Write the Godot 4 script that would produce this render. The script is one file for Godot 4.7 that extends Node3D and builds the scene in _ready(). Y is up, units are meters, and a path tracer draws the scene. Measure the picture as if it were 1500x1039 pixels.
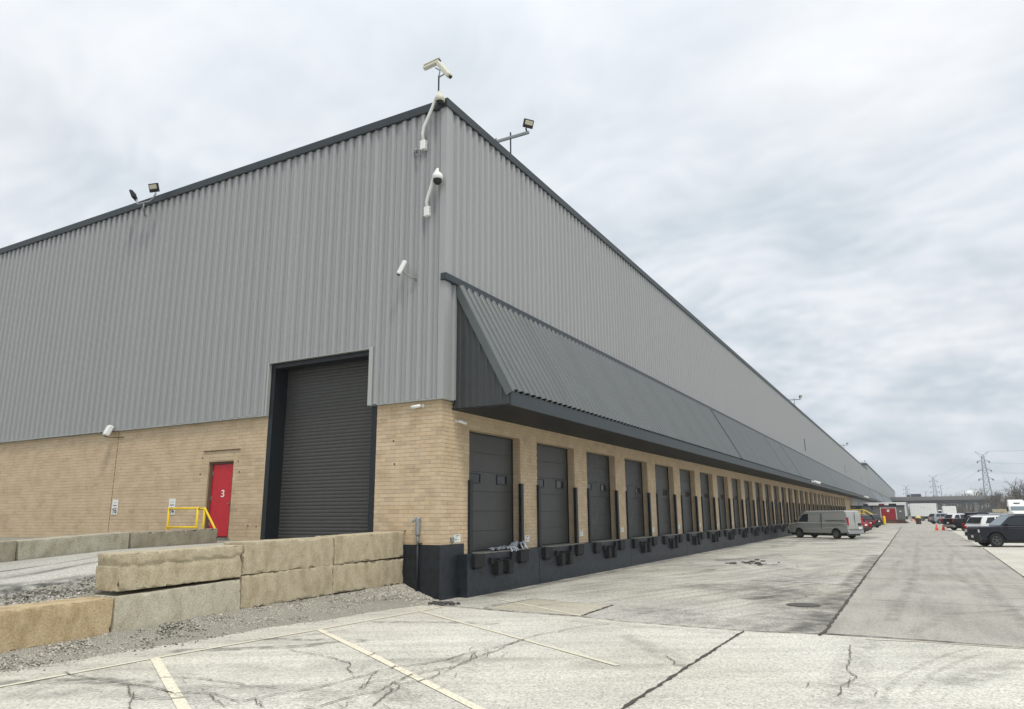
extends Node3D

# ---------------------------------------------------------------- helpers
var used := {}
var M := {}
var rng := RandomNumberGenerator.new()

func numbered(called: String) -> String:
	if not used.has(called):
		used[called] = 0
		return called
	used[called] += 1
	return "%s_%03d" % [called, used[called]]

func tag(o: Node, label: String, category := "", group := "", kind := "") -> void:
	if label: o.set_meta("label", label)
	if category: o.set_meta("category", category)
	if group: o.set_meta("group", group)
	if kind: o.set_meta("kind", kind)

func thing(called: String, label: String, category: String, at := Vector3.ZERO, turn := 0.0, group := "") -> Node3D:
	var o := Node3D.new()
	o.name = numbered(called)
	add_child(o)
	o.position = at
	o.rotation.y = turn
	tag(o, label, category, group)
	return o

func obj(called: String, what, m: Material, parent: Node = null) -> MeshInstance3D:
	var o := MeshInstance3D.new()
	if what is SurfaceTool:
		what.generate_normals()
		o.mesh = what.commit()
	else:
		o.mesh = what
	o.material_override = m
	if parent:
		o.name = called
		parent.add_child(o, true)
	else:
		o.name = numbered(called)
		add_child(o)
	return o

func struct(called: String, what, m: Material, parent: Node = null) -> MeshInstance3D:
	var o := obj(called, what, m, parent)
	if parent == null: o.set_meta("kind", "structure")
	return o

func dup(o: Node3D, called: String, at: Vector3, turn: float, label: String, group := "") -> Node3D:
	var c: Node3D = o.duplicate()
	c.name = numbered(called)
	add_child(c)
	c.position = at
	c.rotation.y = turn
	c.set_meta("label", label)
	if group: c.set_meta("group", group)
	return c

func mb(smooth := false) -> SurfaceTool:
	var s := SurfaceTool.new()
	s.begin(Mesh.PRIMITIVE_TRIANGLES)
	s.set_smooth_group(0 if smooth else -1)
	return s

func tri(s: SurfaceTool, a: Vector3, b: Vector3, c: Vector3) -> void:   # a, b, c run counter-clockwise as seen from outside
	s.add_vertex(a); s.add_vertex(c); s.add_vertex(b)

func quad(s: SurfaceTool, a: Vector3, b: Vector3, c: Vector3, d: Vector3) -> void:
	s.add_vertex(a); s.add_vertex(c); s.add_vertex(b)
	s.add_vertex(a); s.add_vertex(d); s.add_vertex(c)

func box(s: SurfaceTool, lo: Vector3, hi: Vector3, t := Transform3D.IDENTITY) -> void:
	var p: Array[Vector3] = []
	for i in 8:
		p.append(t * Vector3(hi.x if i & 1 else lo.x, hi.y if i & 2 else lo.y, hi.z if i & 4 else lo.z))
	quad(s, p[4], p[5], p[7], p[6]); quad(s, p[1], p[0], p[2], p[3])
	quad(s, p[5], p[1], p[3], p[7]); quad(s, p[0], p[4], p[6], p[2])
	quad(s, p[6], p[7], p[3], p[2]); quad(s, p[0], p[1], p[5], p[4])

func bevel_box(s: SurfaceTool, lo: Vector3, hi: Vector3, b: float, t := Transform3D.IDENTITY) -> void:
	var c := (lo + hi) / 2
	var h := (hi - lo) / 2
	# six inset faces, twelve edge strips and eight corner triangles
	var f := func(sx, sy, sz, ax): # corner of the face along axis ax
		var v := Vector3(sx * (h.x - (0.0 if ax == 0 else b)), sy * (h.y - (0.0 if ax == 1 else b)), sz * (h.z - (0.0 if ax == 2 else b)))
		return t * (c + v)
	for g in [1, -1]:
		quad_out(s, f.call(g, -1, -1, 0), f.call(g, 1, -1, 0), f.call(g, 1, 1, 0), f.call(g, -1, 1, 0), t * c)
		quad_out(s, f.call(-1, g, -1, 1), f.call(1, g, -1, 1), f.call(1, g, 1, 1), f.call(-1, g, 1, 1), t * c)
		quad_out(s, f.call(-1, -1, g, 2), f.call(1, -1, g, 2), f.call(1, 1, g, 2), f.call(-1, 1, g, 2), t * c)
		for k in [1, -1]:
			quad_out(s, f.call(g, k, -1, 0), f.call(g, k, 1, 0), f.call(g, k, 1, 1), f.call(g, k, -1, 1), t * c)
			quad_out(s, f.call(g, -1, k, 0), f.call(g, 1, k, 0), f.call(g, 1, k, 2), f.call(g, -1, k, 2), t * c)
			quad_out(s, f.call(-1, g, k, 1), f.call(1, g, k, 1), f.call(1, g, k, 2), f.call(-1, g, k, 2), t * c)
			for j in [1, -1]:
				var a: Vector3 = f.call(g, k, j, 0)
				var d: Vector3 = f.call(g, k, j, 1)
				var e: Vector3 = f.call(g, k, j, 2)
				if (d - a).cross(e - a).dot(a - t * c) > 0: tri(s, a, d, e)
				else: tri(s, a, e, d)

func quad_out(s: SurfaceTool, a: Vector3, b: Vector3, c: Vector3, d: Vector3, from: Vector3) -> void:
	if (b - a).cross(c - a).dot((a + c) / 2 - from) >= 0: quad(s, a, b, c, d)
	else: quad(s, a, d, c, b)

func ring_frame(dir: Vector3) -> Array:
	var up := Vector3.UP if absf(dir.y) < 0.95 else Vector3.RIGHT
	var x := dir.cross(up).normalized()
	return [x, dir.cross(x).normalized()]

func tube(s: SurfaceTool, pts: Array, r0: float, r1 := -1.0, n := 8, caps := true) -> void:
	if r1 < 0: r1 = r0
	var rings := []
	var side := Vector3.ZERO
	for i in pts.size():
		var d: Vector3 = (pts[mini(i + 1, pts.size() - 1)] - pts[maxi(i - 1, 0)]).normalized()
		side = ring_frame(d)[0] if i == 0 else (side - d * side.dot(d)).normalized()   # carried along, so that the tube does not twist
		var f := [side, d.cross(side)]
		var r := lerpf(r0, r1, float(i) / maxi(1, pts.size() - 1))
		var ring := []
		for k in n:
			var a := TAU * k / n
			ring.append(pts[i] + (f[0] * cos(a) + f[1] * sin(a)) * r)
		rings.append(ring)
	for i in rings.size() - 1:
		var mid: Vector3 = (pts[i] + pts[i + 1]) / 2
		for k in n:
			var m := (k + 1) % n
			quad_out(s, rings[i][k], rings[i][m], rings[i + 1][m], rings[i + 1][k], mid)
	if caps:
		for e in [0, rings.size() - 1]:
			var inside: Vector3 = pts[1] if e == 0 else pts[e - 1]
			for k in n:
				var m := (k + 1) % n
				var a: Vector3 = rings[e][k]
				var b: Vector3 = rings[e][m]
				if (b - a).cross(pts[e] - a).dot(a - inside) > 0: tri(s, a, b, pts[e])
				else: tri(s, b, a, pts[e])

func lathe(s: SurfaceTool, prof: Array, n: int, t := Transform3D.IDENTITY) -> void:   # prof: Vector2(radius, y), upwards
	for i in prof.size() - 1:
		for k in n:
			var a := TAU * k / n
			var b := TAU * (k + 1) / n
			var p := func(v: Vector2, g: float): return t * Vector3(v.x * cos(g), v.y, v.x * sin(g))
			var q0: Vector3 = p.call(prof[i], a)
			var q1: Vector3 = p.call(prof[i], b)
			var q2: Vector3 = p.call(prof[i + 1], b)
			var q3: Vector3 = p.call(prof[i + 1], a)
			quad(s, q0, q3, q2, q1)

func prism(s: SurfaceTool, poly: PackedVector2Array, z0: float, z1: float, t := Transform3D.IDENTITY) -> void:
	# an outline in x, y drawn out along z
	var p := poly.duplicate()
	if Geometry2D.is_polygon_clockwise(p): p.reverse()
	var ids := Geometry2D.triangulate_polygon(p)
	for i in range(0, ids.size(), 3):
		var a := p[ids[i]]
		var b := p[ids[i + 1]]
		var c := p[ids[i + 2]]
		if (b - a).cross(c - a) < 0:
			var w := b
			b = c
			c = w
		tri(s, t * Vector3(a.x, a.y, z1), t * Vector3(b.x, b.y, z1), t * Vector3(c.x, c.y, z1))
		tri(s, t * Vector3(a.x, a.y, z0), t * Vector3(c.x, c.y, z0), t * Vector3(b.x, b.y, z0))
	for i in p.size():
		var a := p[i]
		var b := p[(i + 1) % p.size()]
		quad(s, t * Vector3(a.x, a.y, z1), t * Vector3(a.x, a.y, z0), t * Vector3(b.x, b.y, z0), t * Vector3(b.x, b.y, z1))

func sheet(s: SurfaceTool, o: Vector3, u: Vector3, v: Vector3, n: Vector3, width: float, h0: float, h1: float, pitch: float, prof: Array) -> void:
	# a ribbed sheet; prof is a list of Vector2(share of the pitch, depth)
	var us := []
	var k := 0
	while k * pitch < width - 0.001:
		for q in prof:
			var x: float = (k + q.x) * pitch
			if x < width - 0.0005: us.append(Vector2(x, q.y))
		k += 1
	us.append(Vector2(width, prof[0].y))
	for i in us.size() - 1:
		var a: Vector2 = us[i]
		var b: Vector2 = us[i + 1]
		var pa := o + u * a.x + n * a.y
		var pb := o + u * b.x + n * b.y
		quad(s, pa, pb, pb + v * lerpf(h0, h1, b.x / width), pa + v * lerpf(h0, h1, a.x / width))

func ribbon(s: SurfaceTool, pts: Array, w: float, y: float, jag := 0.0, tail := true, sub := 0.0) -> void:
	# a flat strip on the ground along points (x, z); jag makes it wander and change its width as a crack does
	var p: Array[Vector2] = []
	for i in pts.size() - 1:
		var a: Vector2 = pts[i]
		var b: Vector2 = pts[i + 1]
		var n := maxi(1, int(a.distance_to(b) / sub)) if sub > 0.0 else 1
		for k in n:
			var q := a.lerp(b, float(k) / n)
			if jag > 0.0 and p.size() > 0: q += Vector2(rng.randf_range(-jag, jag), rng.randf_range(-jag, jag))
			p.append(q)
	p.append(pts[pts.size() - 1])
	var l: Array[Vector3] = []
	var r: Array[Vector3] = []
	for i in p.size():
		var d := (p[mini(i + 1, p.size() - 1)] - p[maxi(i - 1, 0)]).normalized()
		var side := Vector2(-d.y, d.x)
		var ww := w / 2 * (rng.randf_range(0.35, 1.5) if jag > 0.0 else 1.0)
		if tail and (i == 0 or i == p.size() - 1): ww *= 0.3
		var e := p[i] + side * ww
		var f := p[i] - side * ww
		l.append(Vector3(e.x, y, e.y)); r.append(Vector3(f.x, y, f.y))
	for i in p.size() - 1:
		quad_out(s, l[i], l[i + 1], r[i + 1], r[i], (l[i] + r[i + 1]) / 2 - Vector3.UP)

func srgb(r: float, g: float, b: float) -> Color:   # 0..255
	return Color(r / 255.0, g / 255.0, b / 255.0)

func mat(c: Color, rough := 0.7, metal := 0.0, tex: Texture2D = null, scale := 1.0, bump: Texture2D = null, bump_cm := 0.0, bscale := 0.0) -> StandardMaterial3D:
	var m := StandardMaterial3D.new()
	m.albedo_color = c
	m.roughness = rough
	m.metallic = metal
	if tex or bump:
		m.uv1_triplanar = true
		m.uv1_world_triplanar = true
		m.uv1_scale = Vector3.ONE * scale
	if tex: m.albedo_texture = tex
	if bump:
		m.heightmap_enabled = true
		m.heightmap_texture = bump
		m.heightmap_scale = bump_cm
	return m

func noise_tex(freq: float, seed_: int, stops: Array, size := 512, kind := FastNoiseLite.TYPE_SIMPLEX_SMOOTH, oct := 4) -> NoiseTexture2D:
	var t := NoiseTexture2D.new()
	t.width = size
	t.height = size
	t.seamless = true
	t.normalize = true
	var n := FastNoiseLite.new()
	n.seed = seed_
	n.noise_type = kind
	n.frequency = freq
	n.fractal_octaves = oct
	n.fractal_type = FastNoiseLite.FRACTAL_FBM if oct > 1 else FastNoiseLite.FRACTAL_NONE
	t.noise = n
	if stops.size():
		var g := Gradient.new()
		var off := PackedFloat32Array()
		var col := PackedColorArray()
		for st in stops:
			off.append(st[0])
			col.append(st[1])
		g.offsets = off
		g.colors = col
		t.color_ramp = g
	return t

func gray(v: float) -> Color: return Color(v, v, v)

func fnl(freq: float, seed_: int, oct := 3) -> FastNoiseLite:
	var n := FastNoiseLite.new()
	n.seed = seed_
	n.frequency = freq
	n.fractal_octaves = oct
	n.noise_type = FastNoiseLite.TYPE_SIMPLEX_SMOOTH
	return n

# wear of a stretch of paving: slow blotches, streaks along the traffic, and marks with a shape of their own (tyre arcs, oil)
func macro(w: int, h: int, x0: float, z0: float, x1: float, z1: float, base: Color, tint: Color, amp: float, streak: Vector2, seed_: int, marks: Array) -> ImageTexture:
	var a := fnl(0.28, seed_, 4)
	var b := fnl(1.0, seed_ + 7, 3)
	var hue := fnl(0.12, seed_ + 13, 2)
	var cross := Vector2(-streak.y, streak.x)
	var buf := PackedFloat32Array()
	buf.resize(w * h)
	for j in h:
		var z := lerpf(z0, z1, (j + 0.5) / h)
		for i in w:
			var x := lerpf(x0, x1, (i + 0.5) / w)
			var al := x * streak.x + z * streak.y
			var ac := x * cross.x + z * cross.y
			var s := b.get_noise_2d(al * 0.22, ac * 2.0)
			buf[j * w + i] = 1.0 + amp * (a.get_noise_2d(x, z) * 0.9 + minf(s, 0.15) * 1.1)
	for mk in marks:
		var pts: Array = mk[0]
		var wid: float = mk[1]
		var dark: float = mk[2]
		var grain := fnl(mk[3] if mk.size() > 3 else 2.0, seed_ + 31, 3)
		var acc := {}
		for k in pts.size() - 1:
			var p: Vector2 = pts[k]
			var q: Vector2 = pts[k + 1]
			var lo := Vector2(minf(p.x, q.x), minf(p.y, q.y)) - Vector2.ONE * wid
			var hi := Vector2(maxf(p.x, q.x), maxf(p.y, q.y)) + Vector2.ONE * wid
			var i0 := clampi(int((lo.x - x0) / (x1 - x0) * w), 0, w - 1)
			var i1 := clampi(int((hi.x - x0) / (x1 - x0) * w), 0, w - 1)
			var j0 := clampi(int((lo.y - z0) / (z1 - z0) * h), 0, h - 1)
			var j1 := clampi(int((hi.y - z0) / (z1 - z0) * h), 0, h - 1)
			if j0 > j1:
				var sw := j0
				j0 = j1
				j1 = sw
			for j in range(j0, j1 + 1):
				for i in range(i0, i1 + 1):
					var c := Vector2(lerpf(x0, x1, (i + 0.5) / w), lerpf(z0, z1, (j + 0.5) / h))
					var near := Geometry2D.get_closest_point_to_segment(c, p, q)
					var d := c.distance_to(near) / wid
					if d < 1.0:
						var f := (1.0 - smoothstep(0.35, 1.0, d)) * clampf(0.62 + grain.get_noise_2d(c.x, c.y) * 1.1, 0.0, 1.0)
						var id := j * w + i
						acc[id] = maxf(acc.get(id, 0.0), f)
		for id in acc:
			buf[id] *= 1.0 - dark * acc[id]
	var out := PackedByteArray()
	out.resize(w * h * 3)
	for j in h:
		var z := lerpf(z0, z1, (j + 0.5) / h)
		for i in w:
			var x := lerpf(x0, x1, (i + 0.5) / w)
			var v := buf[j * w + i]
			var t := clampf(0.5 + hue.get_noise_2d(x, z) * 0.9, 0.0, 1.0)
			var id := (j * w + i) * 3
			out[id] = clampi(int(255.0 * v * lerpf(base.r, tint.r, t)), 0, 255)
			out[id + 1] = clampi(int(255.0 * v * lerpf(base.g, tint.g, t)), 0, 255)
			out[id + 2] = clampi(int(255.0 * v * lerpf(base.b, tint.b, t)), 0, 255)
	var im := Image.create_from_data(w, h, false, Image.FORMAT_RGB8, out)
	return ImageTexture.create_from_image(im)

func speckle(size: int, seed_: int, lo: float, hi: float, pits: float, chip := 0.0) -> ImageTexture:
	# aggregate showing in worn paving: pale grains, a few dark pits and chips
	var r := RandomNumberGenerator.new()
	r.seed = seed_
	var g := PackedFloat32Array()
	g.resize(size * size)
	for i in size * size:
		var v := r.randf_range(lo, hi)
		var q := r.randf()
		if q < pits: v *= 0.62
		elif q > 1.0 - chip: v = minf(1.0, v * 1.25)
		g[i] = v
	var out := PackedByteArray()
	out.resize(size * size * 3)
	for j in size:
		for i in size:
			var a := g[j * size + i] * 0.5 + g[j * size + (i + 1) % size] * 0.22 + g[((j + 1) % size) * size + i] * 0.28
			var id := (j * size + i) * 3
			out[id] = clampi(int(255.0 * a), 0, 255)
			out[id + 1] = clampi(int(254.0 * a), 0, 255)
			out[id + 2] = clampi(int(250.0 * a), 0, 255)
	return ImageTexture.create_from_image(Image.create_from_data(size, size, false, Image.FORMAT_RGB8, out))

func paving(called: String, poly: PackedVector2Array, tex: Texture2D, frame: Rect2, grain: Texture2D, tile: float, bump: Texture2D, rough: float, y: float, parent: Node) -> MeshInstance3D:
	# poly in x, z; frame is what the macro texture spans
	var m := StandardMaterial3D.new()
	m.albedo_texture = tex
	m.roughness = rough
	m.detail_enabled = true
	m.detail_albedo = grain
	m.detail_blend_mode = BaseMaterial3D.BLEND_MODE_MUL
	m.detail_uv_layer = BaseMaterial3D.DETAIL_UV_2
	if bump:
		m.heightmap_enabled = false
	var s := mb()
	var ids := Geometry2D.triangulate_polygon(poly)
	for i in range(0, ids.size(), 3):
		var t := [poly[ids[i]], poly[ids[i + 1]], poly[ids[i + 2]]]
		if (t[1] - t[0]).cross(t[2] - t[0]) < 0: t.reverse()
		for q in t:
			s.set_uv((q - frame.position) / frame.size)
			s.set_uv2(q / tile)
			s.add_vertex(Vector3(q.x, y, q.y))
	return obj(called, s, m, parent)

# ---------------------------------------------------------------- the place
const PITCH := 0.33          # ribs of the cladding
const ROOF := 13.3
const BAY := 3.98            # from one dock door to the next
const DOORS := 30
const DOCK := 1.03
const COURSE := 0.102
const BRICK := 0.32

func _ready() -> void:
	rng.seed = 4711
	# camera
	var cam := Camera3D.new()
	cam.name = "camera"
	cam.keep_aspect = Camera3D.KEEP_HEIGHT
	cam.fov = 52.825
	cam.near = 0.1
	cam.far = 4000.0
	cam.position = Vector3(10.22, 2.0, 14.87)
	cam.rotation = Vector3(deg_to_rad(12.645), deg_to_rad(28.794), deg_to_rad(-0.438))
	add_child(cam)
	cam.current = true
	# sky, air and exposure
	var we := WorldEnvironment.new()
	we.name = "environment"
	var env := Environment.new()
	env.background_mode = Environment.BG_SKY
	env.sky = Sky.new()
	env.sky.sky_material = cloudy_sky()
	env.tonemap_mode = Environment.TONE_MAPPER_LINEAR
	env.tonemap_exposure = 1.22
	env.ambient_light_source = Environment.AMBIENT_SOURCE_SKY
	env.sdfgi_enabled = true
	env.ssao_enabled = true
	env.ssil_enabled = true
	env.fog_enabled = true
	env.fog_density = 0.00045
	env.fog_light_color = srgb(214, 222, 229)
	we.environment = env
	add_child(we)
	# the sun behind the cloud
	var sun := DirectionalLight3D.new()
	sun.name = "sun"
	sun.light_energy = 0.5
	sun.light_color = Color(1.0, 0.97, 0.92)
	sun.light_angular_distance = 12.0
	sun.shadow_enabled = true
	sun.rotation = Vector3(deg_to_rad(-62), deg_to_rad(52), 0)
	add_child(sun)

	materials()
	setting()
	warehouse()
	retaining_blocks()
	on_the_walls()
	vehicles()
	yard_end()
	far_things()
	small_details()

func cloudy_sky() -> PanoramaSkyMaterial:
	var w := 1536
	var h := 768
	var a := fnl(0.9, 3, 6)
	var b := fnl(1.0, 21, 4)
	var rip := fnl(1.0, 55, 5)
	var im := Image.create_empty(w, h, false, Image.FORMAT_RGBF)
	im.fill(Color(0.42, 0.42, 0.40))
	var buf := PackedFloat32Array()
	buf.resize(w * h * 3)
	for j in h:
		var el := (0.5 - (j + 0.5) / h) * PI
		var sy := sin(el)
		for i in w:
			var id := (j * w + i) * 3
			if el < -0.02:
				buf[id] = 0.42; buf[id + 1] = 0.42; buf[id + 2] = 0.40
				continue
			var az := ((i + 0.5) / w - 0.5) * TAU
			var dx := sin(az) * cos(el)
			var dz := -cos(az) * cos(el)
			var k := 1.0 / (maxf(sy, 0.0) + 0.16)
			var px := dx * k
			var pz := dz * k
			var n := a.get_noise_2d(px * 1.7, pz * 1.7)
			var m := b.get_noise_2d(px * 0.9 + 9.0, pz * 0.9)
			# thin rolls of cloud, lying across the view down the yard
			var r := rip.get_noise_2d((px + pz * 0.3) * 5.0 + m * 1.2, (pz - px * 0.16) * 15.0 + n * 1.8 + m * 1.4)
			var low := 1.0 - smoothstep(0.08, 0.62, el)
			var cloud := clampf(0.52 + n * 0.85 + r * (0.15 + 0.55 * low * smoothstep(0.04, 0.16, el)), 0.0, 1.0)
			var blue := clampf(0.54 + m * 0.7 + low * 0.45, 0.0, 1.0) * (1.0 - cloud * 0.72)
			var lum := 0.675 + 0.10 * sy + 0.42 * pow(maxf(sy, 0.0), 4.0) + (cloud - 0.55) * 0.13 - 0.03 * m
			lum *= lerpf(0.97, 1.0, smoothstep(0.0, 0.15, el))
			buf[id] = lum * lerpf(0.985, 0.80, blue)
			buf[id + 1] = lum * lerpf(1.0, 0.90, blue)
			buf[id + 2] = lum * lerpf(1.035, 0.99, blue)
	im = Image.create_from_data(w, h, false, Image.FORMAT_RGBF, buf.to_byte_array())
	var p := PanoramaSkyMaterial.new()
	p.panorama = ImageTexture.create_from_image(im)
	p.energy_multiplier = 1.0
	return p

func materials() -> void:
	var mottled := noise_tex(0.012, 5, [[0.0, gray(0.93)], [0.45, gray(0.97)], [1.0, gray(1.0)]], 512)
	var grime := noise_tex(0.02, 9, [[0.0, gray(0.62)], [0.4, gray(0.88)], [0.7, gray(0.97)], [1.0, gray(1.0)]], 512)
	var fine := noise_tex(0.2, 15, [], 512, FastNoiseLite.TYPE_SIMPLEX, 3)
	var lumps := noise_tex(0.05, 17, [], 512, FastNoiseLite.TYPE_SIMPLEX_SMOOTH, 5)
	M.fine = fine
	M.lumps = lumps
	M.siding = mat(srgb(158, 161, 162), 0.5)
	M.siding_b = mat(srgb(157, 160, 161), 0.5)
	M.siding_c = mat(srgb(159, 162, 163), 0.52)
	M.siding_far = mat(srgb(148, 153, 154), 0.5, 0.0, mottled, 0.08)
	M.trim_gray = mat(srgb(172, 175, 173), 0.45, 0.1)
	M.slate = mat(srgb(44, 53, 58), 0.5, 0.0, mottled, 0.3)
	M.canopy = mat(srgb(93, 99, 100), 0.45, 0.05, mottled, 0.2)
	M.canopy_b = mat(srgb(90, 96, 97), 0.46, 0.05, mottled, 0.22)
	M.canopy_end = mat(srgb(62, 66, 67), 0.55, 0.0, mottled, 0.3)
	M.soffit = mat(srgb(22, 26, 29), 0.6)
	# painted brick: slow patches of wear laid over each brick's own tone
	var wear := noise_tex(0.012, 29, [[0.0, srgb(228, 221, 210)], [0.3, srgb(241, 236, 226)], [0.55, srgb(248, 244, 236)], [1.0, srgb(255, 253, 248)]], 512)
	var brick_base := srgb(211, 193, 168)
	M.brick = mat(brick_base, 0.85, 0.0, wear, 0.22, fine, 0.25)
	M.brick.vertex_color_use_as_albedo = true
	M.bricks = []
	for t in [[1.0, 1.0, 1.0], [0.97, 0.97, 0.96], [0.95, 0.955, 0.96], [0.985, 0.975, 0.96], [0.93, 0.93, 0.935]]:
		M.bricks.append(mat(Color(brick_base.r * t[0], brick_base.g * t[1], brick_base.b * t[2]), 0.85, 0.0, wear, 0.22, fine, 0.25))
	M.mortar = mat(srgb(188, 171, 146), 0.95, 0.0, wear, 0.3)
	M.base_paint = mat(srgb(32, 40, 47), 0.5, 0.0, grime, 0.35, lumps, 0.4)
	M.dock_face = mat(srgb(35, 44, 52), 0.5, 0.0, grime, 0.3, lumps, 0.4)
	M.rubber = mat(srgb(22, 24, 26), 0.75, 0.0, grime, 1.0, fine, 0.2)
	M.black_steel = mat(srgb(34, 39, 43), 0.45, 0.2, mottled, 0.7)
	M.slat = mat(srgb(72, 72, 70), 0.5, 0.0, mottled, 0.5)
	M.leaf = mat(srgb(73, 74, 72), 0.5, 0.0, mottled, 0.35)
	M.leaf_frame = mat(srgb(40, 42, 43), 0.5, 0.1)
	M.leaf_b = mat(srgb(66, 68, 67), 0.5, 0.0, grime, 0.25)
	M.dark_glass = mat(srgb(18, 22, 26), 0.08)
	M.sill = mat(srgb(132, 132, 125), 0.7, 0.0, grime, 1.3)
	M.white = mat(srgb(232, 234, 232), 0.45)
	M.white_dirty = mat(srgb(226, 228, 225), 0.5, 0.0, grime, 0.8)
	M.cream = mat(srgb(214, 212, 196), 0.5, 0.0, mottled, 2.0)
	M.steel = mat(srgb(158, 162, 164), 0.4, 0.6, mottled, 2.0)
	M.conduit = mat(srgb(140, 144, 146), 0.45, 0.4)
	M.red = mat(srgb(196, 28, 42), 0.45, 0.0, mottled, 0.8)
	M.red_dull = mat(srgb(160, 24, 36), 0.5, 0.0, mottled, 0.5)
	M.yellow = mat(srgb(240, 206, 36), 0.5, 0.0, mottled, 1.5)
	M.orange = mat(srgb(240, 84, 40), 0.6)
	M.rust = mat(srgb(110, 82, 66), 0.9, 0.0, grime, 3.0)
	M.black = mat(srgb(20, 21, 22), 0.5)
	M.lamp_face = mat(srgb(205, 200, 178), 0.25)
	M.asphalt_dark = mat(srgb(92, 91, 88), 0.95, 0.0, grime, 3.0)
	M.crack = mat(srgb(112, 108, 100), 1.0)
	M.joint = mat(srgb(84, 81, 75), 1.0, 0.0, grime, 4.0)
	M.paint_line = mat(srgb(232, 228, 212), 0.8, 0.0, noise_tex(0.06, 43, [[0.0, srgb(190, 188, 180)], [0.3, srgb(226, 222, 212)], [0.5, srgb(250, 247, 240)], [1.0, srgb(255, 255, 252)]], 512), 0.6)
	M.paint_pale = mat(srgb(226, 223, 208), 0.85, 0.0, noise_tex(0.08, 44, [[0.0, srgb(190, 188, 180)], [0.4, srgb(235, 232, 224)], [1.0, srgb(255, 255, 252)]], 512), 0.8)
	M.grain = speckle(512, 77, 0.78, 1.0, 0.10, 0.04)
	M.grain_rough = speckle(512, 78, 0.64, 1.0, 0.15, 0.06)
	M.grain_smooth = speckle(512, 79, 0.76, 1.0, 0.05, 0.03)
	M.gravel = mat(srgb(196, 196, 190), 0.95, 0.0, noise_tex(0.16, 51, [[0.0, srgb(84, 82, 78)], [0.36, srgb(160, 157, 150)], [0.62, srgb(226, 222, 212)], [1.0, srgb(255, 252, 244)]], 512, FastNoiseLite.TYPE_SIMPLEX, 4), 0.55, fine, 1.6)
	M.far_ground = mat(srgb(150, 146, 132), 0.95, 0.0, grime, 0.05)
	M.leaf_frame_light = mat(srgb(112, 114, 114), 0.6, 0.0, mottled, 0.3)
	M.brick_far = mat(srgb(130, 92, 78), 0.9, 0.0, grime, 0.6)
	M.rust_dark = mat(srgb(92, 70, 58), 0.9, 0.0, grime, 1.5)
	M.straw = mat(srgb(214, 196, 120), 0.7)
	M.navy_flat = mat(srgb(36, 42, 72), 0.6)
	M.red_flat = mat(srgb(132, 32, 48), 0.6)
	M.orange_pale = mat(srgb(248, 150, 110), 0.6)
	M.brush = mat(srgb(104, 94, 78), 1.0)
	M.concrete = []
	var st1 := noise_tex(0.010, 61, [[0.0, srgb(210, 202, 184)], [0.35, srgb(232, 226, 212)], [0.6, srgb(246, 241, 230)], [1.0, srgb(255, 252, 244)]], 512, FastNoiseLite.TYPE_SIMPLEX_SMOOTH, 5)
	var st2 := noise_tex(0.012, 67, [[0.0, srgb(204, 201, 190)], [0.4, srgb(234, 232, 224)], [1.0, srgb(255, 255, 250)]], 512, FastNoiseLite.TYPE_SIMPLEX_SMOOTH, 5)
	for c in [[srgb(216, 198, 168), st1], [srgb(222, 218, 204), st2], [srgb(218, 210, 191), st1], [srgb(214, 206, 188), st1], [srgb(206, 203, 190), st2], [srgb(182, 176, 163), st2]]:
		var m := mat(c[0], 0.92, 0.0, c[1], 0.35)
		m.uv1_scale = Vector3(0.5, 0.26, 0.5)
		m.detail_enabled = true
		m.detail_albedo = M.grain_smooth
		m.detail_blend_mode = BaseMaterial3D.BLEND_MODE_MUL
		m.detail_uv_layer = BaseMaterial3D.DETAIL_UV_2
		m.uv2_triplanar = true
		m.uv2_world_triplanar = true
		m.uv2_scale = Vector3.ONE * 0.3
		M.concrete.append(m)

func up_hill(x: float, z: float) -> float:   # the raised yard and the gravel against the block wall
	var a := 0.0
	var pts := [[0.0, 1.30], [5.5, 1.20], [7.3, 0.80], [9.2, 0.62], [12.0, 0.5], [18.0, 0.0], [60.0, -0.04]]
	var ptb := [[0.0, 1.33], [2.0, 1.29], [4.4, 1.25], [6.7, 1.11], [12.0, 0.8], [22.0, 0.0], [60.0, -0.04]]
	a = along(pts, z)
	var b := along(ptb, z)
	var left := lerpf(a, b, clampf((-1.66 - x) / 3.84, 0.0, 1.0))
	if x <= -1.66: return left
	var base := along([[0.0, 0.36], [5.0, 0.31], [9.1, 0.19], [14.0, 0.06], [17.0, -0.02], [60.0, -0.04]], z)
	if x < -1.05: return lerpf(minf(left, base), base, clampf((x + 1.66) / 0.3, 0, 1)) - 0.02
	var toe := along([[0.0, 0.15], [1.5, 0.15], [3.0, -0.05], [5.0, -0.35], [7.0, -0.5], [9.5, -0.62], [60.0, -0.7]], z) + 0.07 * sin(z * 2.3)
	return lerpf(base, -0.03, pow(clampf((x + 1.05) / (toe + 1.05), 0.0, 1.0), 0.75))

func along(p: Array, t: float) -> float:
	for i in p.size() - 1:
		if t <= p[i + 1][0]: return lerpf(p[i][1], p[i + 1][1], clampf((t - p[i][0]) / (p[i + 1][0] - p[i][0]), 0, 1))
	return p[-1][1]

func v2s(t: String) -> Array:   # "x,z x,z ..." to points
	var out := []
	for w in t.split(" ", false):
		var c := w.split(",")
		out.append(Vector2(c[0].to_float(), c[1].to_float()))
	return out

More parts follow.
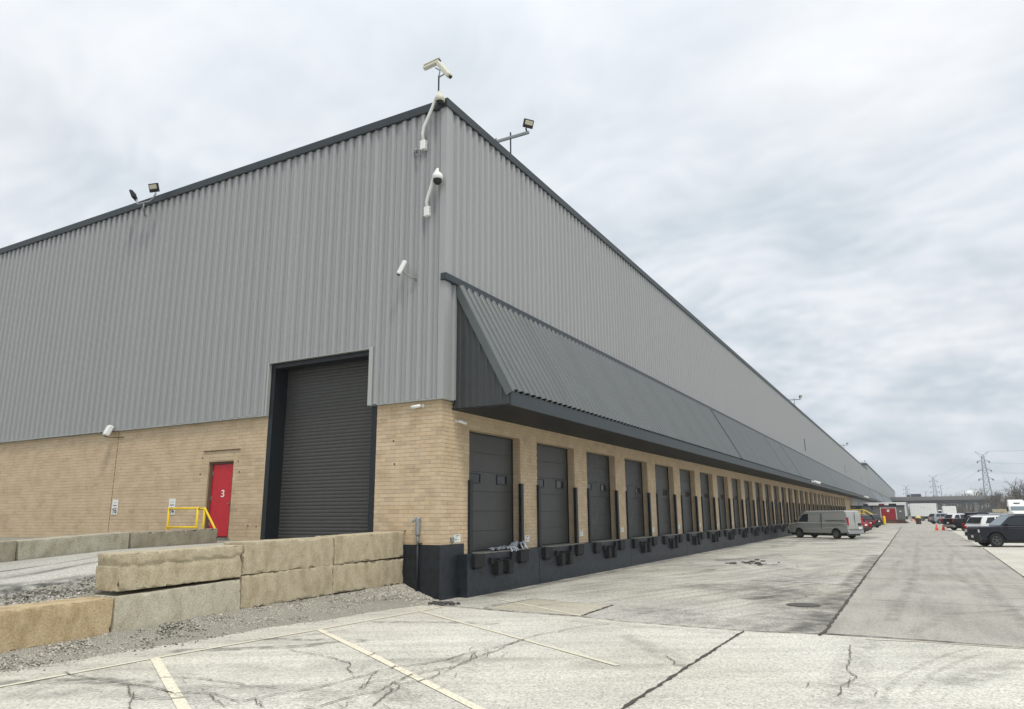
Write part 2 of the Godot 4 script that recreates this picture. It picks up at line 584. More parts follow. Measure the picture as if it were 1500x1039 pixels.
func setting() -> void:
	# the ground, one sheet to the horizon
	var g := mb()
	quad(g, Vector3(-2500, -0.09, 2500), Vector3(2500, -0.09, 2500), Vector3(2500, -0.09, -2500), Vector3(-2500, -0.09, -2500))
	struct("ground", g, M.far_ground)
	# paving: an apron of worn asphalt in front, the dock apron, the drive lane and the parking lot
	var p := Node3D.new()
	p.name = "pavement"
	add_child(p)
	p.set_meta("kind", "structure")
	var arcs := []
	for q in ["9.67,5.71 9.74,4.72 9.90,3.88 10.14,3.03 10.46,2.13 10.72,1.64", "9.97,5.15 10.17,3.87 10.56,2.66 10.93,1.81"]:
		arcs.append([v2s(q), 0.06, 0.14, 6.0])
	arcs.append([v2s("0.2,8.9 2.4,7.4 4.2,5.9 6.8,5.0"), 0.45, 0.10, 1.2])
	arcs.append([v2s("1.0,9.6 3.4,8.3 5.4,7.6"), 0.5, 0.12, 1.5])
	arcs.append([v2s("0.1,7.1 1.4,6.1 2.0,5.2"), 0.22, 0.30, 2.5])
	arcs.append([v2s("0.4,5.8 1.3,5.4"), 0.16, 0.30, 3.0])
	arcs.append([v2s("0.9,3.4 1.9,2.9 3.0,2.6"), 0.2, 0.22, 3.0])
	arcs.append([v2s("0.05,9.5 0.9,8.95 1.6,8.8"), 0.25, 0.35, 3.0])
	arcs.append([v2s("9.3,1.7 9.25,3.4 9.3,5.8"), 0.34, 0.10, 4.0])
	arcs.append([v2s("5.8,2.8 7.0,4.4 7.3,4.7"), 0.28, 0.12, 2.0])
	arcs.append([v2s("10.4,4.2 10.9,3.2 11.3,2.4"), 0.35, 0.14, 2.0])
	arcs.append([v2s("4.2,1.6 7.2,1.8"), 0.25, 0.10, 2.0])
	var f1 := Rect2(-2.0, 1.05, 20.0, 18.0)
	var t1 := macro(1024, 920, -2.0, 1.05, 18.0, 19.05, srgb(224, 221, 210), srgb(226, 225, 218), 0.085, Vector2(0.86, -0.5), 101, arcs)
	paving("front_apron", PackedVector2Array([Vector2(-1.05, 0.9), Vector2(4.1, 1.0), Vector2(7.4, 1.4), Vector2(8.62, 1.22), Vector2(18, 1.3), Vector2(60, 1.3), Vector2(60, 60), Vector2(-1.05, 60)]), t1, f1, M.grain, 6.0, null, 0.93, 0.0, p)
	var stains := []
	stains.append([v2s("5.11,-6.2 6.6,-5.2 8.0,-2.98 8.3,-0.4"), 1.6, 0.17, 1.6])
	stains.append([v2s("6.4,-8.5 7.4,-5.5"), 1.4, 0.14, 1.8])
	stains.append([v2s("5.0,-0.6 6.9,0.6 8.3,1.0"), 0.9, 0.15, 2.0])
	stains.append([v2s("6.56,-3.6 7.05,-4.32"), 0.35, 0.40, 2.0])
	stains.append([v2s("8.4,1.0 8.45,-6 8.4,-14 8.4,-24"), 0.45, 0.32, 1.2])
	stains.append([v2s("0.35,-1.5 0.4,-30 0.4,-90"), 0.55, 0.28, 1.1])
	stains.append([v2s("3.94,-16.55 4.36,-16.05 4.83,-15.60 5.33,-15.80"), 0.35, 0.5, 2.0])
	for k in 34:
		var c := Vector2(rng.randf_range(1.0, 8.2), rng.randf_range(-70, -7))
		stains.append([[c, c + Vector2(rng.randf_range(-1.6, 1.6), rng.randf_range(-2.5, 2.5)), c + Vector2(rng.randf_range(-2, 2), rng.randf_range(-4, 4))], rng.randf_range(0.15, 0.45), rng.randf_range(0.10, 0.30), 2.5])
	stains.append([v2s("3.0,-44 6.0,-46 6.4,-52"), 1.4, 0.45, 0.8])
	stains.append([v2s("1.5,-40 4.5,-42"), 1.0, 0.3, 0.8])
	var f2 := Rect2(0.0, -78.5, 8.66, 80.0)
	var t2 := macro(420, 1900, 0.0, -78.5, 8.66, 1.5, srgb(221, 219, 208), srgb(225, 223, 216), 0.15, Vector2(0.3, -0.95), 202, stains)
	paving("dock_apron", PackedVector2Array([Vector2(-1.05, 0.9), Vector2(4.1, 1.0), Vector2(7.4, 1.4), Vector2(8.62, 1.22), Vector2(8.56, -36), Vector2(8.4, -78), Vector2(0, -78), Vector2(0.0, 0.0), Vector2(-1.05, 0.0)]), t2, f2, M.grain_rough, 6.5, null, 0.95, 0.0, p)
	var t3 := macro(160, 640, 0.0, -210, 8.6, -78, srgb(210, 208, 198), srgb(216, 214, 206), 0.16, Vector2(0.3, -0.95), 212, [])
	paving("dock_apron", PackedVector2Array([Vector2(0, -78), Vector2(8.4, -78), Vector2(8.2, -205), Vector2(0, -205)]), t3, Rect2(0, -210, 8.6, 132), M.grain_rough, 6.5, null, 0.95, 0.0, p)
	var tyres := []
	for q in ["10.13,-6.50 9.79,-9.00 9.88,-11.23 10.16,-11.35 10.5,-9.5", "11.52,-2.81 11.49,-7.39 11.09,-14.37 11.08,-17.57 11.5,-26", "9.30,-14.60 9.36,-18.10 9.47,-20.21", "9.9,0.6 10.6,-2.5 12.2,-4.2", "9.6,-1 10.0,-12 10.1,-40", "11.7,-1 11.8,-20 11.7,-50", "10.8,-13 11.3,-10 12.4,-8.6"]:
		tyres.append([v2s(q), 0.17, 0.10])
	for k in 7:
		var zz := -4.5 - k * 6.2
		tyres.append([[Vector2(8.7, zz), Vector2(12.9, zz + 0.15)], 0.12, 0.16, 1.0])
	var t4 := macro(300, 1700, 8.4, -78, 13.4, 1.4, srgb(184, 181, 173), srgb(188, 185, 179), 0.10, Vector2(0.0, 1.0), 303, tyres)
	var lane := PackedVector2Array([Vector2(8.62, 1.22), Vector2(18, 1.3), Vector2(12.82, -8), Vector2(13.1, -24), Vector2(13.35, -36), Vector2(13.35, -78), Vector2(8.4, -78), Vector2(8.56, -36)])
	lane = PackedVector2Array([Vector2(8.62, 1.22), Vector2(12.7, 1.3), Vector2(12.9, -12), Vector2(13.25, -33), Vector2(13.35, -78), Vector2(8.4, -78), Vector2(8.56, -36)])
	paving("drive_lane", lane, t4, Rect2(8.4, -78, 5.0, 79.4), M.grain_smooth, 6.0, null, 0.9, 0.0, p)
	var t5 := macro(256, 512, 8, -210, 60, -78, srgb(188, 185, 177), srgb(196, 194, 187), 0.12, Vector2(0, 1), 333, [])
	paving("drive_lane", PackedVector2Array([Vector2(8.4, -78), Vector2(13.35, -78), Vector2(14, -205), Vector2(8.2, -205)]), t5, Rect2(8, -210, 52, 132), M.grain_smooth, 6.0, null, 0.9, 0.0, p)
	var t6 := macro(512, 900, 12, -100, 64, 1.4, srgb(222, 220, 208), srgb(226, 224, 216), 0.10, Vector2(0.9, -0.3), 404, [])
	paving("parking_lot", PackedVector2Array([Vector2(12.7, 1.3), Vector2(64, 1.3), Vector2(64, -205), Vector2(14, -205), Vector2(13.35, -78), Vector2(13.25, -33), Vector2(12.9, -12)]), t6, Rect2(12, -100, 52, 101.4), M.grain, 6.0, null, 0.93, 0.0, p)
	var t7 := macro(256, 256, 1.5, -1.5, 4.5, 1.5, srgb(200, 194, 174), srgb(204, 199, 184), 0.06, Vector2(1, 0), 505, [])
	paving("concrete_patch", PackedVector2Array([Vector2(1.70, 0.72), Vector2(1.87, -1.26), Vector2(4.05, -0.97), Vector2(4.11, 0.94)]), t7, Rect2(1.5, -1.5, 3, 3), M.grain_smooth, 6.0, null, 0.9, 0.004, p)
	# painted lines
	var lines := [["0.18,12.0 0.24,9.7 0.30,7.75 0.56,4.62 0.73,1.77 0.74,0.87", 0.085, 1], ["0.31,7.68 3.14,9.33 5.2,10.5", 0.13, 0], ["0.57,4.62 3.2,6.2 5.95,7.9 7.4,8.8", 0.115, 0], ["0.74,1.77 3.6,3.45 6.48,5.17", 0.085, 1], ["1.09,-0.9 2.6,0.02 4.12,0.95", 0.075, 1], ["9.3,1.46 10.1,1.31 11.3,1.33 13.5,1.4", 0.05, 1], ["11.9,-9.8 14.5,-10.0", 0.06, 1], ["11.4,-6.2 14,-6.3", 0.05, 1]]
	for l in lines:
		var s := mb()
		ribbon(s, v2s(l[0]), l[1], 0.0085, 0.0, false)
		obj("painted_line", s, M.paint_pale if l[2] else M.paint_line, p)
	# joints between the slabs and the longest cracks
	for l in [["7.25,8.6 7.3,7.2 7.36,3.0 7.39,1.46", 0.042], ["-0.4,0.55 1.52,0.84 2.89,1.03 4.10,1.03 5.09,1.27 6.42,1.38 7.43,1.43 8.62,1.24", 0.04], ["8.60,1.4 8.64,0.84 8.60,-12 8.57,-36 8.45,-70 8.38,-98", 0.06], ["8.64,1.21 9.20,1.16 10.08,1.17 11.16,1.23 12.7,1.3 16,1.4", 0.05], ["12.9,1.2 12.92,-12.83 13.28,-33.6", 0.035], ["4.11,0.96 4.05,-0.97", 0.05], ["1.7,0.74 1.87,-1.26 2.6,-1.16", 0.03]]:
		var s := mb()
		ribbon(s, v2s(l[0]), l[1], 0.0125, 0.012, false, 0.12)
		obj("joint", s, M.joint, p)
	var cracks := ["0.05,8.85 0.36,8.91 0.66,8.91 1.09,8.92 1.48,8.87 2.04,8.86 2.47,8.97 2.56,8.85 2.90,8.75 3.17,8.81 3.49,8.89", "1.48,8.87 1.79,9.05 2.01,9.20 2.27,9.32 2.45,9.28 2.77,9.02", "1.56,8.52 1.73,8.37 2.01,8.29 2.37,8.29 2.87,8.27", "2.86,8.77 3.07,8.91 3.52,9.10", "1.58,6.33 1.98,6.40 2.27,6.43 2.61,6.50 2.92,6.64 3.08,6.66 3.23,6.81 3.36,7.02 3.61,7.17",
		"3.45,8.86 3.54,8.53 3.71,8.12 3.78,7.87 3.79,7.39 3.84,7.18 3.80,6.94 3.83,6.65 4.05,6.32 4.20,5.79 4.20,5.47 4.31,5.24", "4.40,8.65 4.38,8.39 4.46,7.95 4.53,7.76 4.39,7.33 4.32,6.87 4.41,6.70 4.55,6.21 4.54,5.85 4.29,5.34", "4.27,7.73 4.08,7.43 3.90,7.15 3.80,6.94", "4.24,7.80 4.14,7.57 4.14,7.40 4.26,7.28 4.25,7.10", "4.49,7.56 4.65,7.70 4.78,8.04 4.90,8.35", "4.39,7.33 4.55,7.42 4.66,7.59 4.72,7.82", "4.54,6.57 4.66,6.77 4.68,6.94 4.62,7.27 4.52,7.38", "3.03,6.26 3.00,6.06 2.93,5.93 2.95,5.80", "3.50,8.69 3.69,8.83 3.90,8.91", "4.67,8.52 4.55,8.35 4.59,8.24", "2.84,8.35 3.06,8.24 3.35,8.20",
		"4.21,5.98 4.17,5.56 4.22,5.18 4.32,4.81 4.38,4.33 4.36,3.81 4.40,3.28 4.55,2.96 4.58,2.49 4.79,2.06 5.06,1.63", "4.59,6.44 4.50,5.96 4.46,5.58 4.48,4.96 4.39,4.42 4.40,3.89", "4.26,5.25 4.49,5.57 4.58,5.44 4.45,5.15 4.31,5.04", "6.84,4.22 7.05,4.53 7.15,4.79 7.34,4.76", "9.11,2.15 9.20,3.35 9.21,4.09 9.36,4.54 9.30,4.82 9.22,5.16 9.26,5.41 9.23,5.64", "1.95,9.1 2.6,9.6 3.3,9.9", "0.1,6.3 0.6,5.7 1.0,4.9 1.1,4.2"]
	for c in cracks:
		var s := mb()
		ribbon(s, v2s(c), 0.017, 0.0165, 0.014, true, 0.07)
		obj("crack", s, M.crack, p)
	# crazing where the apron is worst worn: the edges of small uneven cells
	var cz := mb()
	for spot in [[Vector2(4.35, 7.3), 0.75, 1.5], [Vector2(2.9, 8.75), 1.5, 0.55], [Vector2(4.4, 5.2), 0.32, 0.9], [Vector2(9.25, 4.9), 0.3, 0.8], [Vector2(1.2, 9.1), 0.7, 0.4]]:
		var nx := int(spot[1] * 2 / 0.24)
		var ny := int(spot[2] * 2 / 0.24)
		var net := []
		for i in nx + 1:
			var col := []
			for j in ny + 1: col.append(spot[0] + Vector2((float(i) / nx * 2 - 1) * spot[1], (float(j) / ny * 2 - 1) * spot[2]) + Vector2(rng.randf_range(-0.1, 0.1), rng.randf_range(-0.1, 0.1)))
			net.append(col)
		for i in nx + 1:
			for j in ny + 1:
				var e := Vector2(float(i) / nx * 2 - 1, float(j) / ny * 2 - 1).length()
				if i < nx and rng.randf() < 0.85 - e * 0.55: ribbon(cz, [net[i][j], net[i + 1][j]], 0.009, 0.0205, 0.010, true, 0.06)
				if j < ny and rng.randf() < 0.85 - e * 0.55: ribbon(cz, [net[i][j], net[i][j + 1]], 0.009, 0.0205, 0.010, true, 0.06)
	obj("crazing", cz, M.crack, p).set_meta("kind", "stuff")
	# the dock apron's cracks: they run along the lane's edge and web out from it
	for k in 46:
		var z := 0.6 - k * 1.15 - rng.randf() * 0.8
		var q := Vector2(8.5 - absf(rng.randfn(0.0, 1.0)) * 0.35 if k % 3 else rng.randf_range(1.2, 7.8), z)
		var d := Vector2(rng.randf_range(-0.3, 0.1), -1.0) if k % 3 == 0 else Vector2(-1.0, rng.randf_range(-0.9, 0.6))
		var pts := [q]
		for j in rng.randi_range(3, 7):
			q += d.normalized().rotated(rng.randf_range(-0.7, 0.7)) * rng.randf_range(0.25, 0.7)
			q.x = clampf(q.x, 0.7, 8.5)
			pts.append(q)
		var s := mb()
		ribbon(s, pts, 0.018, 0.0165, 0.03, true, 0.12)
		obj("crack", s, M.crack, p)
	# the raised gravel yard behind the block wall and the slope in front of it
	var xs := [-60.0, -45.0, -32.0, -24.0, -18.0, -14.0, -11.0, -9.0, -7.5, -6.5, -5.8, -5.2, -4.6, -4.0, -3.4, -2.8, -2.3, -1.9, -1.67, -1.6, -1.4, -1.2, -1.05, -0.95, -0.85, -0.75, -0.65, -0.55, -0.45, -0.35, -0.25, -0.15, -0.05, 0.05, 0.15, 0.25, 0.35, 0.45]
	var zs := []
	for i in 60: zs.append(i * 0.2 if i < 50 else 10.0 + (i - 50) * 1.6)
	zs.append(60.0)
	var bump := fnl(1.6, 88, 3)
	var s2 := mb(true)
	var at := func(x: float, z: float) -> Vector3:
		return Vector3(x, up_hill(x, z) + bump.get_noise_2d(x, z) * (0.03 if x > -5.5 else 0.0), z)
	for i in xs.size() - 1:
		for j in zs.size() - 1:
			quad(s2, at.call(xs[i], zs[j + 1]), at.call(xs[i + 1], zs[j + 1]), at.call(xs[i + 1], zs[j]), at.call(xs[i], zs[j]))
	struct("gravel_bank", s2, M.gravel)
	# worn paving on the ramp between the barriers and the block wall
	var tr := macro(256, 512, -6.0, 0.0, -2.0, 16.0, srgb(216, 213, 204), srgb(222, 221, 214), 0.10, Vector2(0.0, 1.0), 606, [[v2s("-2.2,5.5 -2.6,7.0 -3.2,8.6 -3.6,10.5"), 0.6, 0.55, 1.8], [v2s("-4.6,4.0 -4.7,8.0 -4.9,12.0"), 0.10, 0.35, 0.8], [v2s("-3.9,3.0 -4.0,8.0 -4.3,12.0"), 0.14, 0.3, 0.8]])
	var rm := StandardMaterial3D.new()
	rm.albedo_texture = tr
	rm.roughness = 0.95
	rm.detail_enabled = true
	rm.detail_albedo = M.grain_rough
	rm.detail_blend_mode = BaseMaterial3D.BLEND_MODE_MUL
	rm.detail_uv_layer = BaseMaterial3D.DETAIL_UV_2
	var rs := mb(true)
	for i in 13:
		for j in 60:
			var c := []
			for q in [Vector2(0, 1), Vector2(0, 0), Vector2(1, 0), Vector2(1, 1)]:
				var x: float = -5.96 + (i + q.x) * 0.27
				var z: float = (j + q.y) * 0.25
				var sink: float = 0.10 * smoothstep(-2.9, -2.45, x + 0.25 * bump.get_noise_2d(z * 1.5, 3.0))
				c.append([x, up_hill(x, z) + 0.035 - sink, z])
			for k in [0, 1, 2, 0, 2, 3]:
				rs.set_uv(Vector2((c[k][0] + 6.0) / 4.0, c[k][2] / 16.0))
				rs.set_uv2(Vector2(c[k][0], c[k][2]) / 4.0)
				rs.add_vertex(Vector3(c[k][0], c[k][1], c[k][2]))
	struct("ramp", rs, rm)

var house: Node3D
var brick_spots := []      # [Transform3D, Color] of the bricks that are not parts of their own

func rib_profile(d: float) -> Array:
	return [Vector2(0.0, -d * 0.4), Vector2(0.045, -d * 0.4), Vector2(0.065, 0.0), Vector2(0.42, 0.0), Vector2(0.49, d), Vector2(0.53, d), Vector2(0.54, d * 0.72), Vector2(0.58, d * 0.72), Vector2(0.59, d), Vector2(0.88, d), Vector2(0.96, -d * 0.4)]

func lay_bricks(o: Vector3, turned: bool, u0: float, u1: float, y0: float, y1: float, single_parent: Node, mesh: Mesh, budget: Array) -> void:
	# running bond on a wall face: u runs along +x, or along -z where turned; o is where u = 0
	var n0 := int(floor(y0 / COURSE))
	var n1 := int(ceil(y1 / COURSE))
	for k in range(n0, n1):
		var lo := maxf(k * COURSE + 0.005, y0)
		var hi := minf((k + 1) * COURSE - 0.004, y1)
		if hi - lo < 0.02: continue
		var off := BRICK / 2 if k % 2 else 0.0
		var i0 := int(floor((u0 - off) / BRICK))
		var i1 := int(ceil((u1 - off) / BRICK))
		for i in range(i0, i1):
			var a := maxf(i * BRICK + off + 0.0045, u0)
			var b := minf((i + 1) * BRICK + off - 0.0045, u1)
			if b - a < 0.03: continue
			var c := Vector3((a + b) / 2, (lo + hi) / 2, 0)
			var sz := Vector3((b - a) / BRICK, (hi - lo) / COURSE, 1)
			var bs := Basis(Vector3(0, 0, -1), Vector3.UP, Vector3(1, 0, 0)) if turned else Basis.IDENTITY
			var proud := rng.randf_range(-0.0025, 0.0025)
			var at := o + bs * (c + Vector3(0, 0, proud))
			var t := Transform3D(bs * Basis.from_scale(sz), at)
			if single_parent and budget[0] > 0:
				budget[0] -= 1
				var v := 0 if rng.randf() < 0.5 else rng.randi_range(1, 4)
				var q := obj("brick", mesh, M.bricks[v], single_parent)
				q.transform = t
			else:
				var g := rng.randf_range(0.93, 1.0) if rng.randf() < 0.9 else rng.randf_range(0.84, 0.93)
				if not turned and at.x > -7.25 and at.x < -6.35 and at.y > 2.9 and at.y < 4.0 and rng.randf() < 0.6: g *= 0.90
				if not turned and at.x > -7.45 and at.x < -6.1 and at.y < 2.35: g *= rng.randf_range(0.84, 0.98)
				if not turned and at.x > -22.0 and at.x < -19.5 and at.y < 2.2 and rng.randf() < 0.6: g *= 0.9
				brick_spots.append([t, Color(g, g * rng.randf_range(0.985, 1.0), g * rng.randf_range(0.96, 1.0))])

func warehouse() -> void:
	house = thing("warehouse", "long warehouse of gray ribbed siding over tan brick with a dark canopy along its docks", "warehouse")
	var far_end := -520.0
	# walls: brick below, the steel hall above
	var w := mb()
	box(w, Vector3(-60, -0.3, -0.4), Vector3(-8.6, 4.86, -0.007))
	box(w, Vector3(-8.6, 3.64, -0.4), Vector3(-7.5, 4.86, -0.0071))
	box(w, Vector3(-7.5, -0.3, -0.4), Vector3(-6.11, 4.86, -0.007))
	box(w, Vector3(-2.1, -0.3, -0.4), Vector3(-0.012, 4.86, -0.007))
	for i in DOORS + 1:
		var za := -0.4 if i == 0 else -1.32 - BAY * (i - 1) - 2.88
		var zb := -1.32 - BAY * i
		if i == DOORS: zb = -140.0
		box(w, Vector3(-0.6, -0.2, zb), Vector3(-0.012, 4.86, za))
	box(w, Vector3(-0.6, 4.24, -140.0), Vector3(-0.0075, 4.865, -1.3))
	var wall := obj("brick_wall", w, M.mortar, house)
	# bricks: the ones by the corner singly, the others together
	var bm := mb()
	bevel_box(bm, Vector3(-BRICK / 2, -COURSE / 2, -0.02), Vector3(BRICK / 2, COURSE / 2, 0.0), 0.0035)
	bm.generate_normals()
	var brick: ArrayMesh = bm.commit()
	var budget := [300]
	lay_bricks(Vector3.ZERO, false, -2.08, 0.0, 1.29, 4.87, wall, brick, budget)
	lay_bricks(Vector3.ZERO, true, 0.0225, 1.06, 1.29, 4.86, wall, brick, budget)
	lay_bricks(Vector3.ZERO, true, 1.07, 1.32, DOCK, 4.86, wall, brick, budget)
	lay_bricks(Vector3.ZERO, false, -60.0, -13.31, 0.6, 4.87, null, brick, budget)
	lay_bricks(Vector3.ZERO, false, -13.285, -8.6, 1.2, 4.87, null, brick, budget)
	lay_bricks(Vector3.ZERO, false, -8.6, -7.5, 3.65, 4.87, null, brick, budget)
	lay_bricks(Vector3.ZERO, false, -7.5, -6.13, 1.2, 4.87, null, brick, budget)
	for i in DOORS:
		var a := 1.32 + BAY * i
		lay_bricks(Vector3.ZERO, true, a, a + 2.88, 4.245, 4.86, null, brick, budget)
		lay_bricks(Vector3.ZERO, true, a + 2.88, a + BAY if i < DOORS - 1 else 140.0, DOCK, 4.86, null, brick, budget)
		lay_bricks(Vector3(0, 0, -a - 2.88 + 0.012), false, -0.30, -0.024, DOCK, 4.24, null, brick, budget)
	var mm := MultiMesh.new()
	mm.transform_format = MultiMesh.TRANSFORM_3D
	mm.use_colors = true
	mm.mesh = brick
	mm.instance_count = brick_spots.size()
	for i in brick_spots.size():
		mm.set_instance_transform(i, brick_spots[i][0])
		mm.set_instance_color(i, brick_spots[i][1])
	var mi := MultiMeshInstance3D.new()
	mi.name = "brickwork"
	mi.multimesh = mm
	mi.material_override = M.brick
	mi.set_meta("kind", "stuff")
	house.add_child(mi)
	# the hall behind the cladding, its roof and a sealed back
	var h := mb()
	box(h, Vector3(-60, 4.87, -0.3), Vector3(-6.14, ROOF - 0.12, 0.03))
	box(h, Vector3(-6.14, 6.44, -0.3), Vector3(-2.31, ROOF - 0.12, 0.031))
	box(h, Vector3(-2.31, 4.87, -0.3), Vector3(0.03, ROOF - 0.12, 0.03))
	box(h, Vector3(-0.3, 4.87, -202.6), Vector3(0.0305, ROOF - 0.121, -0.3))
	box(h, Vector3(-60, ROOF - 0.3, -202.6), Vector3(-0.3, ROOF - 0.13, -0.3))
	box(h, Vector3(-60, -0.3, -202.6), Vector3(-59.7, ROOF - 0.3, -0.4))
	box(h, Vector3(-0.6, -0.3, -202.6), Vector3(-0.012, 4.866, -140.0))
	box(h, Vector3(-60, 0.0, far_end), Vector3(0.03, 14.75, -202.6))
	obj("hall", h, M.siding_far, house)
	# front cladding, sheet by sheet; the lower edges are not quite level
	var n := 0
	var x := -60.0
	var edges := [-6.14, -2.31, 0.0]
	while x < 0.06:
		var x2 := minf(x + PITCH * 3, 0.121)
		var low := 4.9 + rng.randf_range(-0.012, 0.012)
		if x > -16.5 and x < -14.4: low -= 0.025
		var s := mb()
		var cuts := [x]
		for e in edges:
			if e > x + 0.01 and e < x2 - 0.01: cuts.append(e)
		cuts.append(x2)
		for k in cuts.size() - 1:
			var mid: float = (cuts[k] + cuts[k + 1]) / 2
			var b := 6.45 + rng.randf_range(0.0, 0.012) if mid > -6.14 and mid < -2.31 else low
			sheet(s, Vector3(cuts[k], b, 0.065), Vector3.RIGHT, Vector3.UP, Vector3(0, 0, 1), cuts[k + 1] - cuts[k], ROOF - 0.1 - b, ROOF - 0.1 - b, PITCH, rib_profile(0.058))
		obj("siding_panel", s, [M.siding, M.siding_b, M.siding, M.siding_c][n % 4 if rng.randf() < 0.5 else 0], house)
		n += 1
		x = x2
	# side cladding: the first sixty metres sheet by sheet
	var z := 0.119
	var rest := mb()
	n = 0
	while z > -202.4:
		var wd := minf(PITCH * 3, z + 202.6)
		var s := mb() if n < 62 else rest
		var b := 4.9 if n < 1 else 5.2
		sheet(s, Vector3(0.065, b, z), Vector3(0, 0, -1), Vector3.UP, Vector3(1, 0, 0), wd, ROOF - 0.1 - b, ROOF - 0.1 - b, PITCH, rib_profile(0.058))
		if n < 62: obj("siding_panel", s, [M.siding, M.siding_b, M.siding_c][rng.randi() % 3 if rng.randf() < 0.4 else 0], house)
		n += 1
		z -= wd
	var r := obj("siding", rest, M.siding, house)
	r.set_meta("kind", "stuff")
	var tall := mb()
	box(tall, Vector3(-30, 4.9, far_end - 1), Vector3(0.06, 14.8, -202.62))
	obj("taller_hall", tall, M.siding_far, house)
	# corner trim and the light drip edge under the cladding
	var c := mb()
	box(c, Vector3(-0.06, 4.89, 0.122), Vector3(0.13, ROOF - 0.1, 0.13))
	box(c, Vector3(0.122, 4.89, -0.06), Vector3(0.1305, ROOF - 0.1, 0.122))
	obj("corner_trim", c, M.siding, house)
	var segs := [-60.0, -48.0, -36.0, -24.5, -18.3, -13.1, -9.6, -6.15]
	for i in segs.size() - 1:
		var yy := 4.885 + rng.randf_range(-0.014, 0.014)
		var de := mb()
		box(de, Vector3(segs[i], yy, -0.01), Vector3(segs[i + 1] - 0.004, yy + 0.018, 0.135))
		obj("drip_edge", de, M.trim_gray, house)
	var dp := mb()
	box(dp, Vector3(-2.0, 4.875, -0.01), Vector3(0.135, 4.892, 0.135))
	box(dp, Vector3(-0.01, 4.8748, -0.36), Vector3(0.1352, 4.8915, -0.01))
	obj("drip_edge", dp, M.trim_gray, house)
	# coping
	var cp := mb()
	bevel_box(cp, Vector3(-60.1, ROOF - 0.26, -0.2), Vector3(0.17, ROOF, 0.17), 0.012)
	obj("coping", cp, M.slate, house)
	cp = mb()
	bevel_box(cp, Vector3(-0.2, ROOF - 0.26, -202.6), Vector3(0.17, ROOF - 0.001, -0.2), 0.012)
	obj("coping", cp, M.slate, house)
	cp = mb()
	box(cp, Vector3(-30.2, 14.5, far_end - 1.1), Vector3(0.16, 14.95, -202.4))
	obj("coping", cp, M.slate, house)
	# narrow dark louvres high on the long side
	for lz in [-72.2, -126.0, -172.2, -203.4]:
		var l := mb()
		box(l, Vector3(0.05, 8.75, lz - 0.35), Vector3(0.13, 10.15, lz + 0.35))
		obj("louvre", l, M.leaf_frame, house)
	dock_side(far_end)
	roll_door()
	# door 3
	var d := mb()
	bevel_box(d, Vector3(-8.48, 1.43, -0.13), Vector3(-7.58, 3.56, -0.085), 0.004)
	var dd := obj("door", d, M.red, house)
	dd.set_meta("label", "red steel door with a white 3")
	var df := mb()
	box(df, Vector3(-8.6, 1.35, -0.14), Vector3(-8.485, 3.645, -0.05)); box(df, Vector3(-7.575, 1.35, -0.14), Vector3(-7.5, 3.645, -0.05)); box(df, Vector3(-8.485, 3.565, -0.14), Vector3(-7.575, 3.645, -0.051))
	obj("frame", df, M.rust, dd)
	for hy in [1.8, 2.55, 3.3]:
		var hg := mb()
		box(hg, Vector3(-8.482, hy - 0.06, -0.09), Vector3(-8.452, hy + 0.06, -0.07))
		obj("hinge", hg, M.steel, dd)
	var kn := mb()
	tube(kn, [Vector3(-7.66, 2.38, -0.085), Vector3(-7.66, 2.38, -0.03)], 0.022)
	obj("handle", kn, M.steel, dd)
	obj("door_number", lettering("3", 0.21, 0.006), M.white, dd).position = Vector3(-7.97, 2.68, -0.083)
	var sl := mb()
	box(sl, Vector3(-8.62, 1.30, -0.1), Vector3(-7.45, 1.40, 0.12))
	obj("doorstep", sl, M.sill, house)
	# a rusty angle left over the door, and a slit of an expansion joint
	var an := mb()
	box(an, Vector3(-8.85, 3.965, 0.001), Vector3(-7.25, 3.99, 0.03))
	obj("rusty_angle", an, M.rust, house)
	var ej := mb()
	box(ej, Vector3(-13.31, 1.2, -0.011), Vector3(-13.285, 4.87, -0.004))
	obj("expansion_joint", ej, M.rust, house)
	for q in [[-8.95, 3.28], [-7.22, 3.30], [-8.9, 3.78], [-7.3, 3.62], [-1.5, 3.9], [-1.45, 3.3], [-1.05, 1.62], [-6.7, 1.75], [-6.35, 1.72]]:
		var pl := mb()
		tube(pl, [Vector3(q[0], q[1], 0.001), Vector3(q[0], q[1], 0.012)], 0.022, -1, 8)
		obj("anchor_hole", pl, M.rust if q[1] < 1.9 else M.black, house)

func lettering(t: String, height: float, depth: float) -> TextMesh:
	var f := SystemFont.new()
	f.font_names = PackedStringArray(["Droid Sans"])
	f.font_weight = 700
	var m := TextMesh.new()
	m.text = t
	m.font = f
	m.font_size = 64
	m.pixel_size = height / 46.0
	m.depth = depth
	return m

